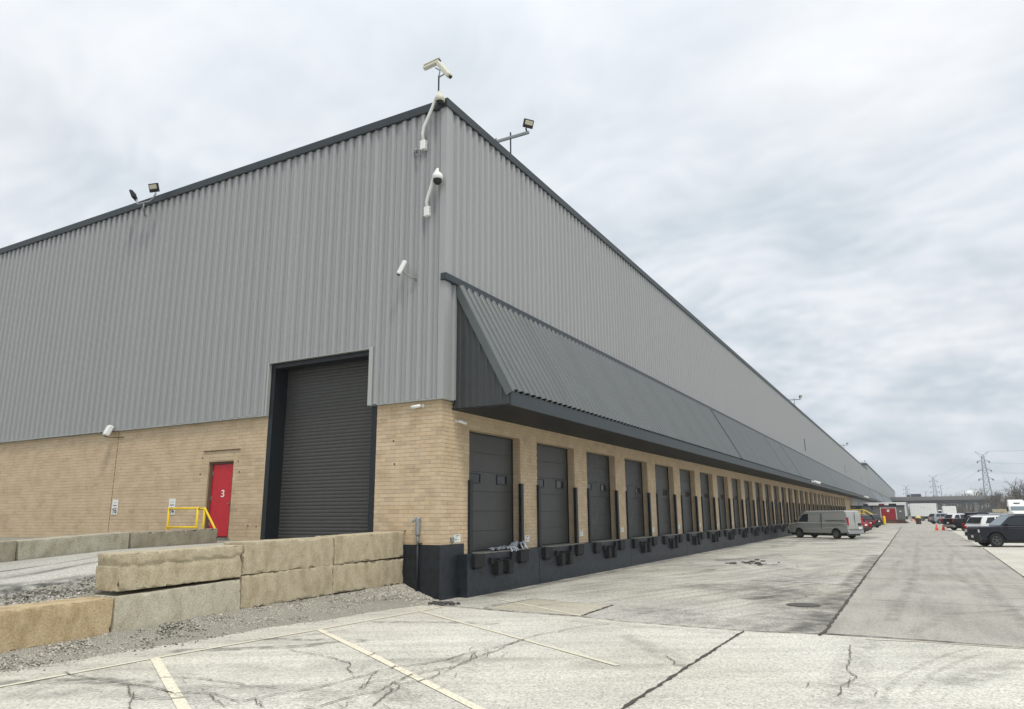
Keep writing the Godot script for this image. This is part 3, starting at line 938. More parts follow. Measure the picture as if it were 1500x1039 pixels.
func roll_door() -> void:
	var x0 := -6.11
	var x1 := -2.1
	var rd := Node3D.new()
	rd.name = "roll_up_door"
	house.add_child(rd)
	# slats of the curtain
	var s := mb(true)
	var prof := [Vector2(0, 0.0), Vector2(0.008, 0.007), Vector2(0.05, 0.009), Vector2(0.088, 0.007), Vector2(0.095, 0.0), Vector2(0.1, -0.003)]
	for i in prof.size() - 1:
		quad(s, Vector3(x0 - 0.02, prof[i].x, prof[i].y), Vector3(x1 + 0.02, prof[i].x, prof[i].y), Vector3(x1 + 0.02, prof[i + 1].x, prof[i + 1].y), Vector3(x0 - 0.02, prof[i + 1].x, prof[i + 1].y))
	s.generate_normals()
	var slat: ArrayMesh = s.commit()
	for i in 54:
		var o := obj("slat", slat, M.slat, rd)
		o.position = Vector3(0, 1.28 + i * 0.1, -0.5)
	var b := mb()
	box(b, Vector3(x0 - 0.3, 0.9, -0.6), Vector3(x1 + 0.3, 7.2, -0.53))
	obj("backing", b, M.black, rd)
	var j := mb()
	box(j, Vector3(x0 - 0.04, 1.0, -0.55), Vector3(x0 + 0.13, 6.44, 0.012))
	obj("jamb", j, M.black_steel, rd)
	j = mb()
	box(j, Vector3(x1 - 0.16, 1.0, -0.55), Vector3(x1 + 0.012, 6.44, 0.012))
	obj("jamb", j, M.black_steel, rd)
	j = mb()
	box(j, Vector3(x0 + 0.13, 6.3, -0.55), Vector3(x1 - 0.16, 6.442, 0.01))
	obj("head", j, M.black_steel, rd)
	j = mb()
	box(j, Vector3(x0 - 0.2, 0.9, -0.55), Vector3(x1 + 0.2, 1.33, 0.02))
	obj("threshold", j, M.sill, rd)
	# light trim where the cladding is cut round the opening
	var t := mb()
	box(t, Vector3(-6.19, 4.88, 0.033), Vector3(-6.13, 6.44, 0.133))
	box(t, Vector3(-2.32, 4.88, 0.033), Vector3(-2.19, 6.50, 0.134))
	box(t, Vector3(-6.19, 6.44, 0.02), Vector3(-2.32, 6.456, 0.135))
	obj("opening_trim", t, M.trim_gray, house)

func dock_side(far_end: float) -> void:
	# painted base of the corner pier and the dock wall
	var b := mb()
	box(b, Vector3(-2.1, -0.3, -0.3), Vector3(0.016, 1.288, 0.016))
	box(b, Vector3(-0.3, -0.3, -1.07), Vector3(0.0163, 1.288, -0.3))
	obj("pier_base", b, M.base_paint, house)
	var dw := mb()
	box(dw, Vector3(-0.3, -0.3, -140), Vector3(0.29, DOCK, -0.8))
	obj("dock_wall", dw, M.dock_face, house)
	for k in 16:
		var sj := mb()
		var zz := -4.8 - k * 7.96
		box(sj, Vector3(0.285, 0.0, zz - 0.012), Vector3(0.294, DOCK - 0.02, zz + 0.012))
		obj("dock_joint", sj, M.rubber, house)
	# the dock doors: one with its parts, then copies
	var first := dock_door()
	house.add_child(first)
	first.position = Vector3(0, 0, -1.32)
	for i in range(1, DOORS):
		var c: Node3D = first.duplicate()
		c.position = Vector3(0, 0, -1.32 - BAY * i)
		house.add_child(c)
		c.name = "dock_door_%03d" % i
		if i % 4 == 2 or i % 7 == 3:
			for q in c.get_children():
				if String(q.name).begins_with("panel"): q.material_override = M.leaf_b
	# the canopy
	var lo := 4.66
	var top := Vector3(0.12, 8.02, 0)
	var eave := Vector3(1.75, 4.98, 0)
	var v := (top - eave).normalized()
	var ln := top.distance_to(eave)
	var nrm := Vector3(0, 0, -1).cross(v).normalized()
	var cz := -0.45
	var n := 0
	var rest := mb()
	while cz > -200:
		var s := mb() if n < 46 else rest
		sheet(s, Vector3(eave.x - 0.03, eave.y + 0.02, cz), Vector3(0, 0, -1), v, nrm, PITCH * 3, ln, ln, PITCH, [Vector2(0, 0), Vector2(0.14, 0), Vector2(0.22, 0.075), Vector2(0.34, 0.11), Vector2(0.56, 0.12), Vector2(0.78, 0.11), Vector2(0.90, 0.075), Vector2(0.97, 0)])
		if n < 46: obj("canopy_panel", s, M.canopy if n % 3 else M.canopy_b, house)
		cz -= PITCH * 3
		n += 1
	quad(rest, Vector3(eave.x, eave.y + 0.05, cz), Vector3(eave.x, eave.y + 0.05, far_end), top + Vector3(0.03, 0.05, far_end), top + Vector3(0.03, 0.05, cz))
	var rs := obj("canopy_roof", rest, M.canopy, house)
	rs.set_meta("kind", "stuff")
	# solid under the sheets: slope deck, soffit and fascia
	var deck := mb()
	prism(deck, PackedVector2Array([Vector2(0.04, lo + 0.03), Vector2(1.70, lo + 0.03), Vector2(1.70, 4.93), Vector2(0.04, 7.98)]), far_end, -0.50)
	obj("canopy_core", deck, M.canopy_end, house)
	var sf := mb()
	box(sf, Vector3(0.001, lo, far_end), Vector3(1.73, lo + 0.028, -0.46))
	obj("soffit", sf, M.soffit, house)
	var fz := -0.44
	var fl := [6.2, 12.2, 12.2, 12.2, 12.2, 40.0, 60.0, 160.0, 204.0]
	for l in fl:
		var f := mb()
		bevel_box(f, Vector3(1.728, lo - 0.015, fz - l + 0.003), Vector3(1.775, 5.0, fz), 0.004)
		obj("fascia", f, M.slate, house)
		fz -= l
	# gable end: dark vertical boards under a raking trim
	var ge := mb()
	sheet(ge, Vector3(0.05, lo + 0.03, -0.47), Vector3.RIGHT, Vector3.UP, Vector3(0, 0, 1), 1.68, 3.22, 0.30, 0.21, [Vector2(0, 0), Vector2(0.44, 0), Vector2(0.52, 0.022), Vector2(0.9, 0.022), Vector2(0.98, 0)])
	obj("gable_boards", ge, M.canopy_end, house)
	var rk := mb()
	var d2 := Vector3(top.x - eave.x, top.y - eave.y, 0).normalized()
	var n2 := Vector3(d2.y, -d2.x, 0)
	var rt := Transform3D(Basis(d2, n2, Vector3(0, 0, -1)), Vector3(eave.x, eave.y, -0.44))
	box(rk, Vector3(-0.02, -0.13, -0.02), Vector3(ln + 0.1, 0.075, 0.10), rt)
	obj("rake_trim", rk, M.canopy, house)
	# the flashing along the top
	var fh := mb()
	bevel_box(fh, Vector3(0.03, 8.0, -202.5), Vector3(0.21, 8.19, 0.19), 0.008)
	box(fh, Vector3(0.04, 8.0, far_end), Vector3(0.21, 8.19, -202.5))
	obj("flashing", fh, M.slate, house)
	for sz in [-28.0, -45.0, -53.2, -88.0, -120.0, -158.0, -200.0, -260.0]:
		var sm := mb()
		box(sm, Vector3(0, 0.0, -0.14), Vector3(ln, 0.10, 0.14), Transform3D(Basis(v, nrm, v.cross(nrm)), Vector3(eave.x, eave.y + 0.02, sz)))
		obj("canopy_seam", sm, M.slate, house)

func dock_door() -> Node3D:
	var o := Node3D.new()
	o.name = "dock_door"
	var w := 2.88
	var lx := -0.28
	var py := [DOCK + 0.03, 1.57, 2.10, 2.635, 3.17, 3.70, 4.245]
	for i in 6:
		var s := mb()
		bevel_box(s, Vector3(lx - 0.05, py[i] + 0.002, -w + 0.02), Vector3(lx, py[i + 1] - 0.002, -0.02), 0.004)
		obj("panel", s, M.leaf, o)
	var b := mb()
	box(b, Vector3(lx - 0.1, DOCK - 0.05, -w), Vector3(lx - 0.04, 4.3, 0))
	obj("backing", b, M.black, o)
	for zc in [-0.72, -2.22]:
		var f := mb()
		for e in [[-0.30, -0.26, -0.14, 0.14], [0.26, 0.30, -0.14, 0.14], [-0.26, 0.26, 0.105, 0.14], [-0.26, 0.26, -0.14, -0.105]]:
			box(f, Vector3(lx - 0.01, 2.985 + e[2], zc + e[0]), Vector3(lx + 0.022, 2.985 + e[3], zc + e[1]))
		obj("window_frame", f, M.leaf_frame, o)
		var g := mb()
		box(g, Vector3(lx - 0.01, 2.88, zc - 0.26), Vector3(lx + 0.006, 3.09, zc + 0.26))
		obj("window", g, M.dark_glass, o)
	var fr := mb()
	box(fr, Vector3(lx - 0.04, DOCK, -w), Vector3(lx + 0.03, 4.24, -w + 0.045))
	box(fr, Vector3(lx - 0.04, DOCK, -0.045), Vector3(lx + 0.03, 4.24, 0.0))
	box(fr, Vector3(lx - 0.04, 4.2, -w + 0.045), Vector3(lx + 0.029, 4.238, -0.045))
	obj("frame", fr, M.black_steel, o)
	for k in 2:
		var gd := mb()
		var zc: float = -0.02 if k == 0 else -w + 0.02
		bevel_box(gd, Vector3(-0.03, DOCK, zc - 0.075), Vector3(0.075, 2.9, zc + 0.075), 0.01)
		obj("door_guard", gd, M.black_steel, o)
	var si := mb()
	box(si, Vector3(lx, DOCK - 0.01, -w + 0.01), Vector3(0.296, DOCK + 0.012, -0.01))
	obj("sill", si, M.sill, o)
	for zc in [0.06, -2.36]:
		var u := mb()
		bevel_box(u, Vector3(0.285, 0.70, zc - 0.25), Vector3(0.40, DOCK - 0.005, zc + 0.24), 0.01)
		box(u, Vector3(0.285, 0.66, zc - 0.19), Vector3(0.36, 0.70, zc + 0.19))
		obj("dock_bumper", u, M.rubber, o)
	for zc in [-0.88, -1.47]:
		var u := mb()
		bevel_box(u, Vector3(0.285, 0.44, zc - 0.12), Vector3(0.45, 0.82, zc + 0.11), 0.015)
		box(u, Vector3(0.285, 0.50, zc - 0.17), Vector3(0.34, 0.80, zc + 0.17))
		box(u, Vector3(0.32, 0.83, zc - 0.06), Vector3(0.47, 0.875, zc + 0.04))
		obj("truck_restraint", u, M.rubber, o)
	var br := mb()
	box(br, Vector3(0.285, 0.52, -1.35), Vector3(0.32, 0.76, -1.0))
	box(br, Vector3(0.285, 0.74, -0.69), Vector3(0.36, 0.90, -0.55))
	box(br, Vector3(0.285, 0.80, -1.85), Vector3(0.37, 1.0, -1.66))
	obj("bracket", br, M.rubber, o)
	return o

func rough_block(s: SurfaceTool, L: float, H: float, T: float, seed_: int, seam := -1.0, ragged := 1.0) -> void:
	# a cast block with worn arrises: L along z, H up, T along x, its middle at the foot
	var n := fnl(2.2, seed_, 4)
	var nn := fnl(9.0, seed_ + 3, 3)
	var cuts := func(len: float, extra: Array) -> Array:
		var c := [0.0, 0.012, 0.03, 0.06]
		var k := int(len / 0.06)
		for i in range(1, k): c.append(lerpf(0.06, len - 0.06, float(i) / k))
		c.append_array([len - 0.06, len - 0.03, len - 0.012, len])
		c.append_array(extra)
		c.sort()
		return c
	var zs: Array = cuts.call(L, [])
	var ys: Array = cuts.call(H, [seam * H - 0.015, seam * H, seam * H + 0.015] if seam > 0 else [])
	var xs: Array = cuts.call(T, [])
	var f := func(p: Vector3) -> Vector3:
		var d := [minf(p.x, T - p.x), minf(p.y, H - p.y), minf(p.z, L - p.z)]
		var e: Array = d.duplicate()
		e.sort()
		var q := p + Vector3(n.get_noise_3d(p.x, p.y, p.z), n.get_noise_3d(p.x + 9, p.y, p.z), n.get_noise_3d(p.x, p.y + 9, p.z)) * 0.007
		var near: float = clampf(1.0 - e[1] / 0.034, 0, 1)
		var bite := near * (0.002 + 0.08 * ragged * maxf(0.0, nn.get_noise_3d(p.x * 0.6, p.y * 0.6, p.z * 0.6)))
		var mid := Vector3(T / 2, H / 2, L / 2)
		for a in 3:
			if d[a] < 0.06: q[a] += bite * signf(mid[a] - p[a])
		if seam > 0 and absf(p.y - seam * H - 0.05 * n.get_noise_2d(p.z * 1.2, 3.0)) < 0.022:
			q.x += 0.028 * signf(T / 2 - p.x) if d[0] < 0.01 else 0.0
			q.z += 0.028 * signf(L / 2 - p.z) if d[2] < 0.01 else 0.0
		return q - Vector3(T / 2, 0, L / 2)
	for i in xs.size() - 1:
		for k in zs.size() - 1:
			for y in [0.0, H]:
				quad_out(s, f.call(Vector3(xs[i], y, zs[k])), f.call(Vector3(xs[i + 1], y, zs[k])), f.call(Vector3(xs[i + 1], y, zs[k + 1])), f.call(Vector3(xs[i], y, zs[k + 1])), Vector3(0, H / 2, 0))
	for i in ys.size() - 1:
		for k in zs.size() - 1:
			for x in [0.0, T]:
				var c := Vector3(0, (ys[i] + ys[i + 1]) / 2, (zs[k] + zs[k + 1]) / 2 - L / 2)
				quad_out(s, f.call(Vector3(x, ys[i], zs[k])), f.call(Vector3(x, ys[i + 1], zs[k])), f.call(Vector3(x, ys[i + 1], zs[k + 1])), f.call(Vector3(x, ys[i], zs[k + 1])), c)
	for i in ys.size() - 1:
		for k in xs.size() - 1:
			for z in [0.0, L]:
				var c := Vector3((xs[k] + xs[k + 1]) / 2 - T / 2, (ys[i] + ys[i + 1]) / 2, 0)
				quad_out(s, f.call(Vector3(xs[k], ys[i], z)), f.call(Vector3(xs[k], ys[i + 1], z)), f.call(Vector3(xs[k + 1], ys[i + 1], z)), f.call(Vector3(xs[k + 1], ys[i], z)), c)

func retaining_blocks() -> void:
	var T := 0.61
	# called, label, z0, z1, foot at z0 and z1, height, material, seam
	var rows := [
		["tan concrete block of the lower row, against the black pier base", 0.03, 2.52, 0.36, 0.355, 0.60, 2, -1.0],
		["stained concrete block of the lower row, second from the black pier base", 2.53, 5.0, 0.35, 0.30, 0.61, 3, -1.0],
		["pale gray concrete block in the lower row, under the cracked block", 5.02, 7.48, 0.27, 0.19, 0.585, 1, -1.0],
		["orange-brown concrete block of the lower row with a bare top", 7.51, 10.0, 0.185, 0.17, 0.575, 0, -1.0],
		["concrete block at the free end of the lower row, beyond the picture's edge", 10.02, 12.5, 0.15, 0.1, 0.58, 3, -1.0],
		["streaked tan concrete block on the upper row, against the brick pier", 0.03, 2.51, 1.0, 0.955, 0.61, 2, -1.0],
		["rough-topped concrete block in the middle of the upper row", 2.53, 5.01, 0.945, 0.925, 0.60, 3, -1.0],
		["cracked concrete block at the free end of the upper row, a seam along it", 5.04, 7.49, 0.89, 0.845, 0.585, 2, 0.66]]
	for i in rows.size():
		var r: Array = rows[i]
		var s := mb(true)
		var L: float = r[2] - r[1]
		rough_block(s, L, r[5], T, 300 + i * 7, r[7], 1.0 if i != 2 else 0.5)
		var o := obj("concrete_block", s, M.concrete[r[6]])
		o.position = Vector3(-1.05 - T / 2 + rng.randf_range(-0.01, 0.01), (r[3] + r[4]) / 2, (r[1] + r[2]) / 2)
		o.rotation.x = atan2(r[3] - r[4], L)
		tag(o, r[0], "concrete block", "blocks of the retaining wall")
	# low barriers on the far side of the ramp
	var bars := [["dark weathered concrete barrier near the red door, lying on the ramp's edge", 1.58, 4.02, 1.30, 1.25, 0.42, 5],
		["smooth gray concrete barrier on the ramp's far edge, next to the dark one", 4.06, 6.46, 1.22, 1.10, 0.47, 4],
		["concrete barrier on the ramp's far edge with a black stained end", 6.50, 8.95, 1.08, 0.92, 0.5, 5]]
	for i in bars.size():
		var r: Array = bars[i]
		var s := mb(true)
		rough_block(s, r[2] - r[1], r[5], 0.5, 411 + i * 5, -1.0, 1.4 if i == 0 else 0.4)
		var o := obj("concrete_barrier", s, M.concrete[r[6]])
		o.position = Vector3(-6.0 - 0.25, (r[3] + r[4]) / 2 - 0.02, (r[1] + r[2]) / 2)
		o.rotation.x = atan2(r[3] - r[4], r[2] - r[1])
		tag(o, r[0], "barrier", "barriers along the ramp")

# ---------------------------------------------------------------- fittings on the walls
func housing(s: SurfaceTool, a: Vector3, b: Vector3, w: float, h: float) -> void:   # a camera housing from a to b, with a hood
	var d := (b - a).normalized()
	var side := d.cross(Vector3.UP).normalized()
	var up := side.cross(d)
	bevel_box(s, Vector3(-w / 2, -h / 2, 0), Vector3(w / 2, h / 2, a.distance_to(b)), minf(w, h) * 0.2, Transform3D(Basis(side, up, d), a))

func dome_camera(label: String, mount: Vector3, end: Vector3, k: float, dark: bool) -> Node3D:
	var o := thing("dome_camera", label, "security camera", mount, 0.0, "cameras on the building")
	var e := end - mount
	var s := mb()
	bevel_box(s, Vector3(-0.085, -0.14, -0.09), Vector3(0.085, 0.14, 0.05), 0.015)
	for y in [-0.1, 0.0, 0.1]:
		box(s, Vector3(-0.105, y - 0.012, -0.02), Vector3(0.105, y + 0.012, 0.03))
	obj("mounting_box", s, M.white, o)
	s = mb(true)
	tube(s, [Vector3(0, 0.1, 0), Vector3(-0.01, 0.35 * k, 0.03), Vector3(0.05, 0.5 * k, 0.06), Vector3(e.x * 0.55, e.y * 0.72, e.z * 0.7), Vector3(e.x * 0.78, e.y * 0.92, e.z * 0.9), e], 0.046, 0.042, 10)
	obj("arm", s, M.white, o)
	s = mb(true)
	var t := Transform3D(Basis.from_scale(Vector3.ONE * 1.2), e + Vector3(0, -0.06, 0))
	lathe(s, [Vector2(0.09, -0.20), Vector2(0.115, -0.19), Vector2(0.12, -0.13), Vector2(0.105, -0.07), Vector2(0.06, -0.03), Vector2(0.028, 0.0), Vector2(0.026, 0.07), Vector2(0.001, 0.072)], 16, t)
	obj("hood", s, M.white if dark else M.cream, o)
	s = mb(true)
	lathe(s, [Vector2(0.001, -0.32), Vector2(0.05, -0.31), Vector2(0.09, -0.27), Vector2(0.105, -0.22), Vector2(0.10, -0.18)] if dark else [Vector2(0.001, -0.26), Vector2(0.045, -0.255), Vector2(0.07, -0.23), Vector2(0.075, -0.18)], 16, t)
	obj("lens_dome", s, M.dark_glass, o)
	return o

func floodlight_head(o: Node, at: Vector3, yaw: float, tilt: float, k := 1.0) -> void:
	var b := Basis(Vector3.UP, yaw) * Basis(Vector3.RIGHT, tilt)
	var t := Transform3D(b, at)
	var s := mb()
	bevel_box(s, Vector3(-0.19 * k, -0.15 * k, -0.04), Vector3(0.19 * k, 0.15 * k, 0.04), 0.012, t)
	for i in 6:
		box(s, Vector3(-0.16 * k + i * 0.06 * k, -0.12 * k, -0.07), Vector3(-0.145 * k + i * 0.06 * k, 0.12 * k, -0.04), t)
	var h := obj("lamp_housing", s, M.black, o)
	s = mb()
	box(s, Vector3(-0.15 * k, -0.04 * k, 0.038), Vector3(0.15 * k, 0.11 * k, 0.045), t)
	obj("lens", s, M.lamp_face, h)

func plate_print(seed_: int, number := "") -> ImageTexture:
	# a printed notice: a heading bar and lines too small to read
	var im := Image.create_empty(48, 72, false, Image.FORMAT_RGB8)
	im.fill(Color(0.92, 0.93, 0.92))
	var r := RandomNumberGenerator.new()
	r.seed = seed_
	im.fill_rect(Rect2i(8, 6, 32, 7), Color(0.15, 0.15, 0.16))
	for i in 3: im.fill_rect(Rect2i(6, 20 + i * 6, 20 + r.randi() % 16, 2), Color(0.45, 0.45, 0.46))
	im.fill_rect(Rect2i(5, 42, 14 + r.randi() % 8, 9), Color(0.2, 0.2, 0.21))
	im.fill_rect(Rect2i(28, 44, 12, 6), Color(0.3, 0.3, 0.3))
	for i in 2: im.fill_rect(Rect2i(8, 57 + i * 5, 24, 2), Color(0.6, 0.6, 0.6))
	return ImageTexture.create_from_image(im)

func face(s: SurfaceTool, a: Vector3, b: Vector3, c: Vector3, d: Vector3) -> void:   # a printed face: a is lower left as one reads it
	var uv := [Vector2(0, 1), Vector2(1, 1), Vector2(1, 0), Vector2(0, 0)]
	var p := [a, b, c, d]
	for i in [0, 2, 1, 0, 3, 2]:
		s.set_uv(uv[i])
		s.add_vertex(p[i])

func placard(label: String, z: float, y: float, w: float, h: float, m: Material, x := 0.002) -> void:
	var o := thing("placard", label, "sign", Vector3(x, y, z), 0.0, "notices along the docks")
	var s := mb()
	bevel_box(s, Vector3(0, -h / 2, -w / 2), Vector3(0.008, h / 2, w / 2), 0.002)
	obj("plate", s, M.white, o)
	s = mb()
	face(s, Vector3(0.011, -h * 0.48, w * 0.47), Vector3(0.011, -h * 0.48, -w * 0.47), Vector3(0.011, h * 0.48, -w * 0.47), Vector3(0.011, h * 0.48, w * 0.47))
	obj("print", s, m, o)

func on_the_walls() -> void:
	# camera pair on a roof pole at the corner
	var o := thing("roof_camera_pair", "pair of beige cameras on a pole above the roof corner", "security camera", Vector3(-0.47, ROOF, -0.3), 0.0, "cameras on the building")
	var s := mb(true)
	tube(s, [Vector3(0, -0.2, 0), Vector3(0, 1.15, 0)], 0.024)
	obj("pole", s, M.black_steel, o)
	s = mb()
	tube(s, [Vector3(0, 1.1, 0), Vector3(0.06, 1.28, 0.03), Vector3(-0.1, 1.42, 0.03)], 0.02)
	tube(s, [Vector3(0, 1.1, 0), Vector3(0.2, 1.12, 0.02)], 0.02)
	obj("bracket", s, M.steel, o)
	s = mb()
	housing(s, Vector3(0.03, 1.60, 0.02), Vector3(-0.46, 1.46, 0.12), 0.15, 0.10)
	box(s, Vector3(-0.08, 0.06, -0.02), Vector3(0.08, 0.075, 0.5), Transform3D(Basis(Vector3(0.2, 0, 0.98), Vector3(-0.27, 0.96, 0.05), Vector3(-0.94, -0.27, 0.19)), Vector3(0.05, 1.60, 0.02)))
	var h := obj("camera_housing", s, M.cream, o)
	s = mb()
	tube(s, [Vector3(0.02, 1.58, 0.03), Vector3(0.07, 1.595, 0.05)], 0.045)
	obj("lens", s, M.dark_glass, h)
	s = mb()
	housing(s, Vector3(0.02, 1.52, 0.05), Vector3(0.47, 0.90, 0.12), 0.2, 0.14)
	h = obj("camera_housing", s, M.cream, o)
	s = mb()
	tube(s, [Vector3(0.46, 0.92, 0.12), Vector3(0.50, 0.86, 0.125)], 0.045)
	obj("lens", s, M.dark_glass, h)
	# gooseneck domes
	var g1 := dome_camera("upper gooseneck dome camera, its arm reaching past the roof edge", Vector3(-0.62, 12.05, 0.18), Vector3(0.0, 13.44, 0.30), 1.0, false)
	s = mb(true)
	tube(s, [Vector3(0, -0.13, 0), Vector3(-0.04, -0.24, 0.0), Vector3(-0.13, -0.29, 0.0), Vector3(-0.25, -0.24, -0.02), Vector3(-0.29, -0.12, -0.04)], 0.016)
	box(s, Vector3(-0.33, -0.14, -0.08), Vector3(-0.26, 0.0, -0.01))
	obj("conduit_loop", s, M.conduit, g1)
	dome_camera("lower gooseneck dome camera with a black dome, below the upper one", Vector3(-0.44, 10.03, 0.18), Vector3(-0.02, 11.10, 0.32), 0.75, true)
	# bracket camera at the canopy's height
	o = thing("wall_camera", "white box camera on a bracket, pointing down beside the canopy's top", "security camera", Vector3(-0.80, 8.24, 0.1), 0.0, "cameras on the building")
	s = mb()
	bevel_box(s, Vector3(-0.05, -0.09, -0.02), Vector3(0.05, 0.09, 0.03), 0.01)
	tube(s, [Vector3(0, -0.03, 0.02), Vector3(-0.05, -0.05, 0.12), Vector3(-0.30, 0.16, 0.24)], 0.022)
	obj("bracket", s, M.conduit, o)
	s = mb()
	housing(s, Vector3(-0.24, 0.44, 0.20), Vector3(-0.38, 0.06, 0.30), 0.14, 0.12)
	h = obj("camera_housing", s, M.white, o)
	s = mb()
	tube(s, [Vector3(-0.375, 0.07, 0.297), Vector3(-0.388, 0.035, 0.306)], 0.045)
	obj("lens", s, M.dark_glass, h)
	# bullets under the cladding
	o = thing("bullet_camera", "large white camera under the siding edge, over the plain brick", "security camera", Vector3(-13.2, 4.66, 0.0), 0.0, "cameras on the building")
	s = mb()
	tube(s, [Vector3(0.16, 0.0, 0.0), Vector3(0.16, -0.02, 0.12), Vector3(-0.2, 0.0, 0.3), Vector3(-0.22, 0.1, 0.32)], 0.016)
	obj("bracket", s, M.rust, o)
	s = mb()
	housing(s, Vector3(-0.26, 0.40, 0.2), Vector3(-0.30, 0.04, 0.34), 0.22, 0.2)
	h = obj("camera_housing", s, M.white, o)
	s = mb()
	tube(s, [Vector3(-0.299, 0.045, 0.338), Vector3(-0.302, 0.02, 0.348)], 0.07)
	obj("lens", s, M.dark_glass, h)
	for q in [["small white bullet camera above the brick pier, facing the roll-up door", Vector3(-0.58, 4.755, 0.0), Vector3(0, 0, 1), Vector3(-1, -0.15, 0.25), 0.28], ["small white bullet camera under the canopy's end, by the first dock door", Vector3(0.0, 4.39, -0.66), Vector3(1, 0, 0), Vector3(0.35, -0.16, -1), 0.27], ["white camera under the canopy's fascia, beyond the gray van", Vector3(1.78, 4.9, -60.5), Vector3(1, 0, 0), Vector3(0.6, -0.2, -0.9), 0.8], ["white camera on the canopy fascia close to the shed", Vector3(1.78, 4.9, -143), Vector3(1, 0, 0), Vector3(0.6, -0.2, -0.9), 0.9]]:
		o = thing("bullet_camera", q[0], "security camera", q[1], 0.0, "cameras on the building")
		var k: float = q[4] / 0.27
		s = mb()
		tube(s, [Vector3.ZERO, q[2] * 0.02 * k], 0.045 * k, -1, 12)
		tube(s, [q[2] * 0.02 * k, q[2] * 0.06 * k + q[3] * 0.03 * k], 0.02 * k)
		obj("bracket", s, M.white, o)
		s = mb(true)
		var a: Vector3 = q[2] * 0.07 * k
		var d: Vector3 = q[3].normalized()
		tube(s, [a + d * 0.02 * k, a + d * q[4]], 0.042 * k, -1, 12)
		obj("camera_housing", s, M.white, o)
	# twin floodlight near the roof edge of the front
	o = thing("twin_floodlight", "twin floodlight on a bent pipe bracket under the front roof edge", "floodlight", Vector3(-13.0, 12.66, 0.09))
	s = mb(true)
	tube(s, [Vector3(0, 0, 0), Vector3(0.1, -0.02, 0.12), Vector3(0.42, 0.02, 0.40), Vector3(0.45, 0.26, 0.42)], 0.03)
	tube(s, [Vector3(0.0, 0.48, 0.42), Vector3(0.03, 0.34, 0.42), Vector3(0.14, 0.27, 0.42), Vector3(0.45, 0.26, 0.42), Vector3(0.78, 0.24, 0.42), Vector3(0.96, 0.32, 0.42), Vector3(1.08, 0.50, 0.42)], 0.03)
	obj("bracket", s, M.steel, o)
	floodlight_head(o, Vector3(-0.24, 0.70, 0.42), -0.95, 0.4)
	floodlight_head(o, Vector3(0.96, 0.70, 0.44), 0.25, 0.4)
	# floodlight masts along the roof of the long side
	var mz := [-3.74, -67.7, -130.4, -184.0]
	var ml := ["floodlight on a roof beam close to the building's corner", "floodlight on a roof beam above the middle of the dock canopy", "floodlight on a roof beam above the second dark louvre", "small far floodlight on the roof just before the taller hall"]
	for i in 4:
		o = thing("roof_floodlight", ml[i], "floodlight", Vector3(0.0, ROOF, mz[i]), 0.0, "floodlights along the roof")
		s = mb()
		tube(s, [Vector3(0, -0.25, 0), Vector3(0, 0.92, 0)], 0.025)
		tube(s, [Vector3(-0.55, -0.25, 0), Vector3(-0.55, 0.86, 0)], 0.022)
		obj("post", s, M.black_steel, o)
		s = mb()
		bevel_box(s, Vector3(-0.62, 0.69, -0.035), Vector3(0.68, 0.78, 0.035), 0.006)
		obj("beam", s, M.conduit, o)
		s = mb()
		tube(s, [Vector3(0.6, 0.76, 0), Vector3(0.58, 0.9, 0.02)], 0.028)
		obj("knuckle", s, M.black, o)
		floodlight_head(o, Vector3(0.68, 1.02, 0.04), 0.95, 0.5, 0.9)
	# numbered signs on the brick
	for q in [["white sign with the number 16 on the tan brick", Vector3(-13.05, 2.34, 0.004), "16"], ["white sign with the number 24 behind the yellow railing", Vector3(-10.14, 2.32, 0.004), "24"]]:
		o = thing("wall_sign", q[0], "sign", q[1], 0.0, "numbered signs on the brick")
		s = mb()
		bevel_box(s, Vector3(-0.155, -0.24, 0), Vector3(0.155, 0.24, 0.012), 0.003)
		obj("plate", s, M.white, o)
		var n := obj("sign_number", lettering(q[2], 0.17, 0.004), M.black, o)
		n.position = Vector3(0, -0.12, 0.014)
		s = mb()
		box(s, Vector3(-0.10, 0.04, 0.012), Vector3(0.10, 0.065, 0.014)); box(s, Vector3(-0.03, -0.025, 0.012), Vector3(0.03, -0.01, 0.014)); box(s, Vector3(-0.08, 0.14, 0.012), Vector3(0.08, 0.148, 0.014))
		obj("small_print", s, M.leaf_frame, o)
	# notices beside the dock doors
	var pm := []
	for i in 3:
		var m := StandardMaterial3D.new()
		m.albedo_texture = plate_print(60 + i)
		m.roughness = 0.5
		pm.append(m)
	var ord := ["first", "second", "third", "fourth", "fifth", "sixth", "seventh", "eighth", "ninth", "tenth", "eleventh", "twelfth", "thirteenth"]
	placard("white notice on the corner pier, above the black painted base", -0.76, 1.42, 0.30, 0.19, pm[0])
	for i in 12:
		placard("white notice on the brick pier between the %s and %s dock doors" % [ord[i], ord[i + 1]], -4.2 - BAY * i - 0.37 - 0.06 * (i % 3), 1.30 + 0.05 * ((i * 7) % 3), 0.27, 0.19, pm[i % 3])
	placard("white paper notice taped low on the fourth dock door", -14.05, 1.86, 0.26, 0.62, pm[1], -0.278)
	o = thing("junction_box", "small gray box beside the notice on the corner pier", "junction box", Vector3(0.002, 1.40, -0.5))
	s = mb()
	bevel_box(s, Vector3(0, -0.06, -0.05), Vector3(0.07, 0.06, 0.05), 0.008)
	obj("box", s, M.conduit, o)
	s = mb()
	tube(s, [Vector3(0.035, -0.06, 0), Vector3(0.035, -0.10, 0)], 0.012)
	obj("conduit", s, M.conduit, o)
	# electrical standpipe on the brick above the black base
	o = thing("standpipe", "gray electrical standpipe with a weatherhead, on the brick above the black base", "conduit", Vector3(-0.62, 0.0, 0.06))
	s = mb(true)
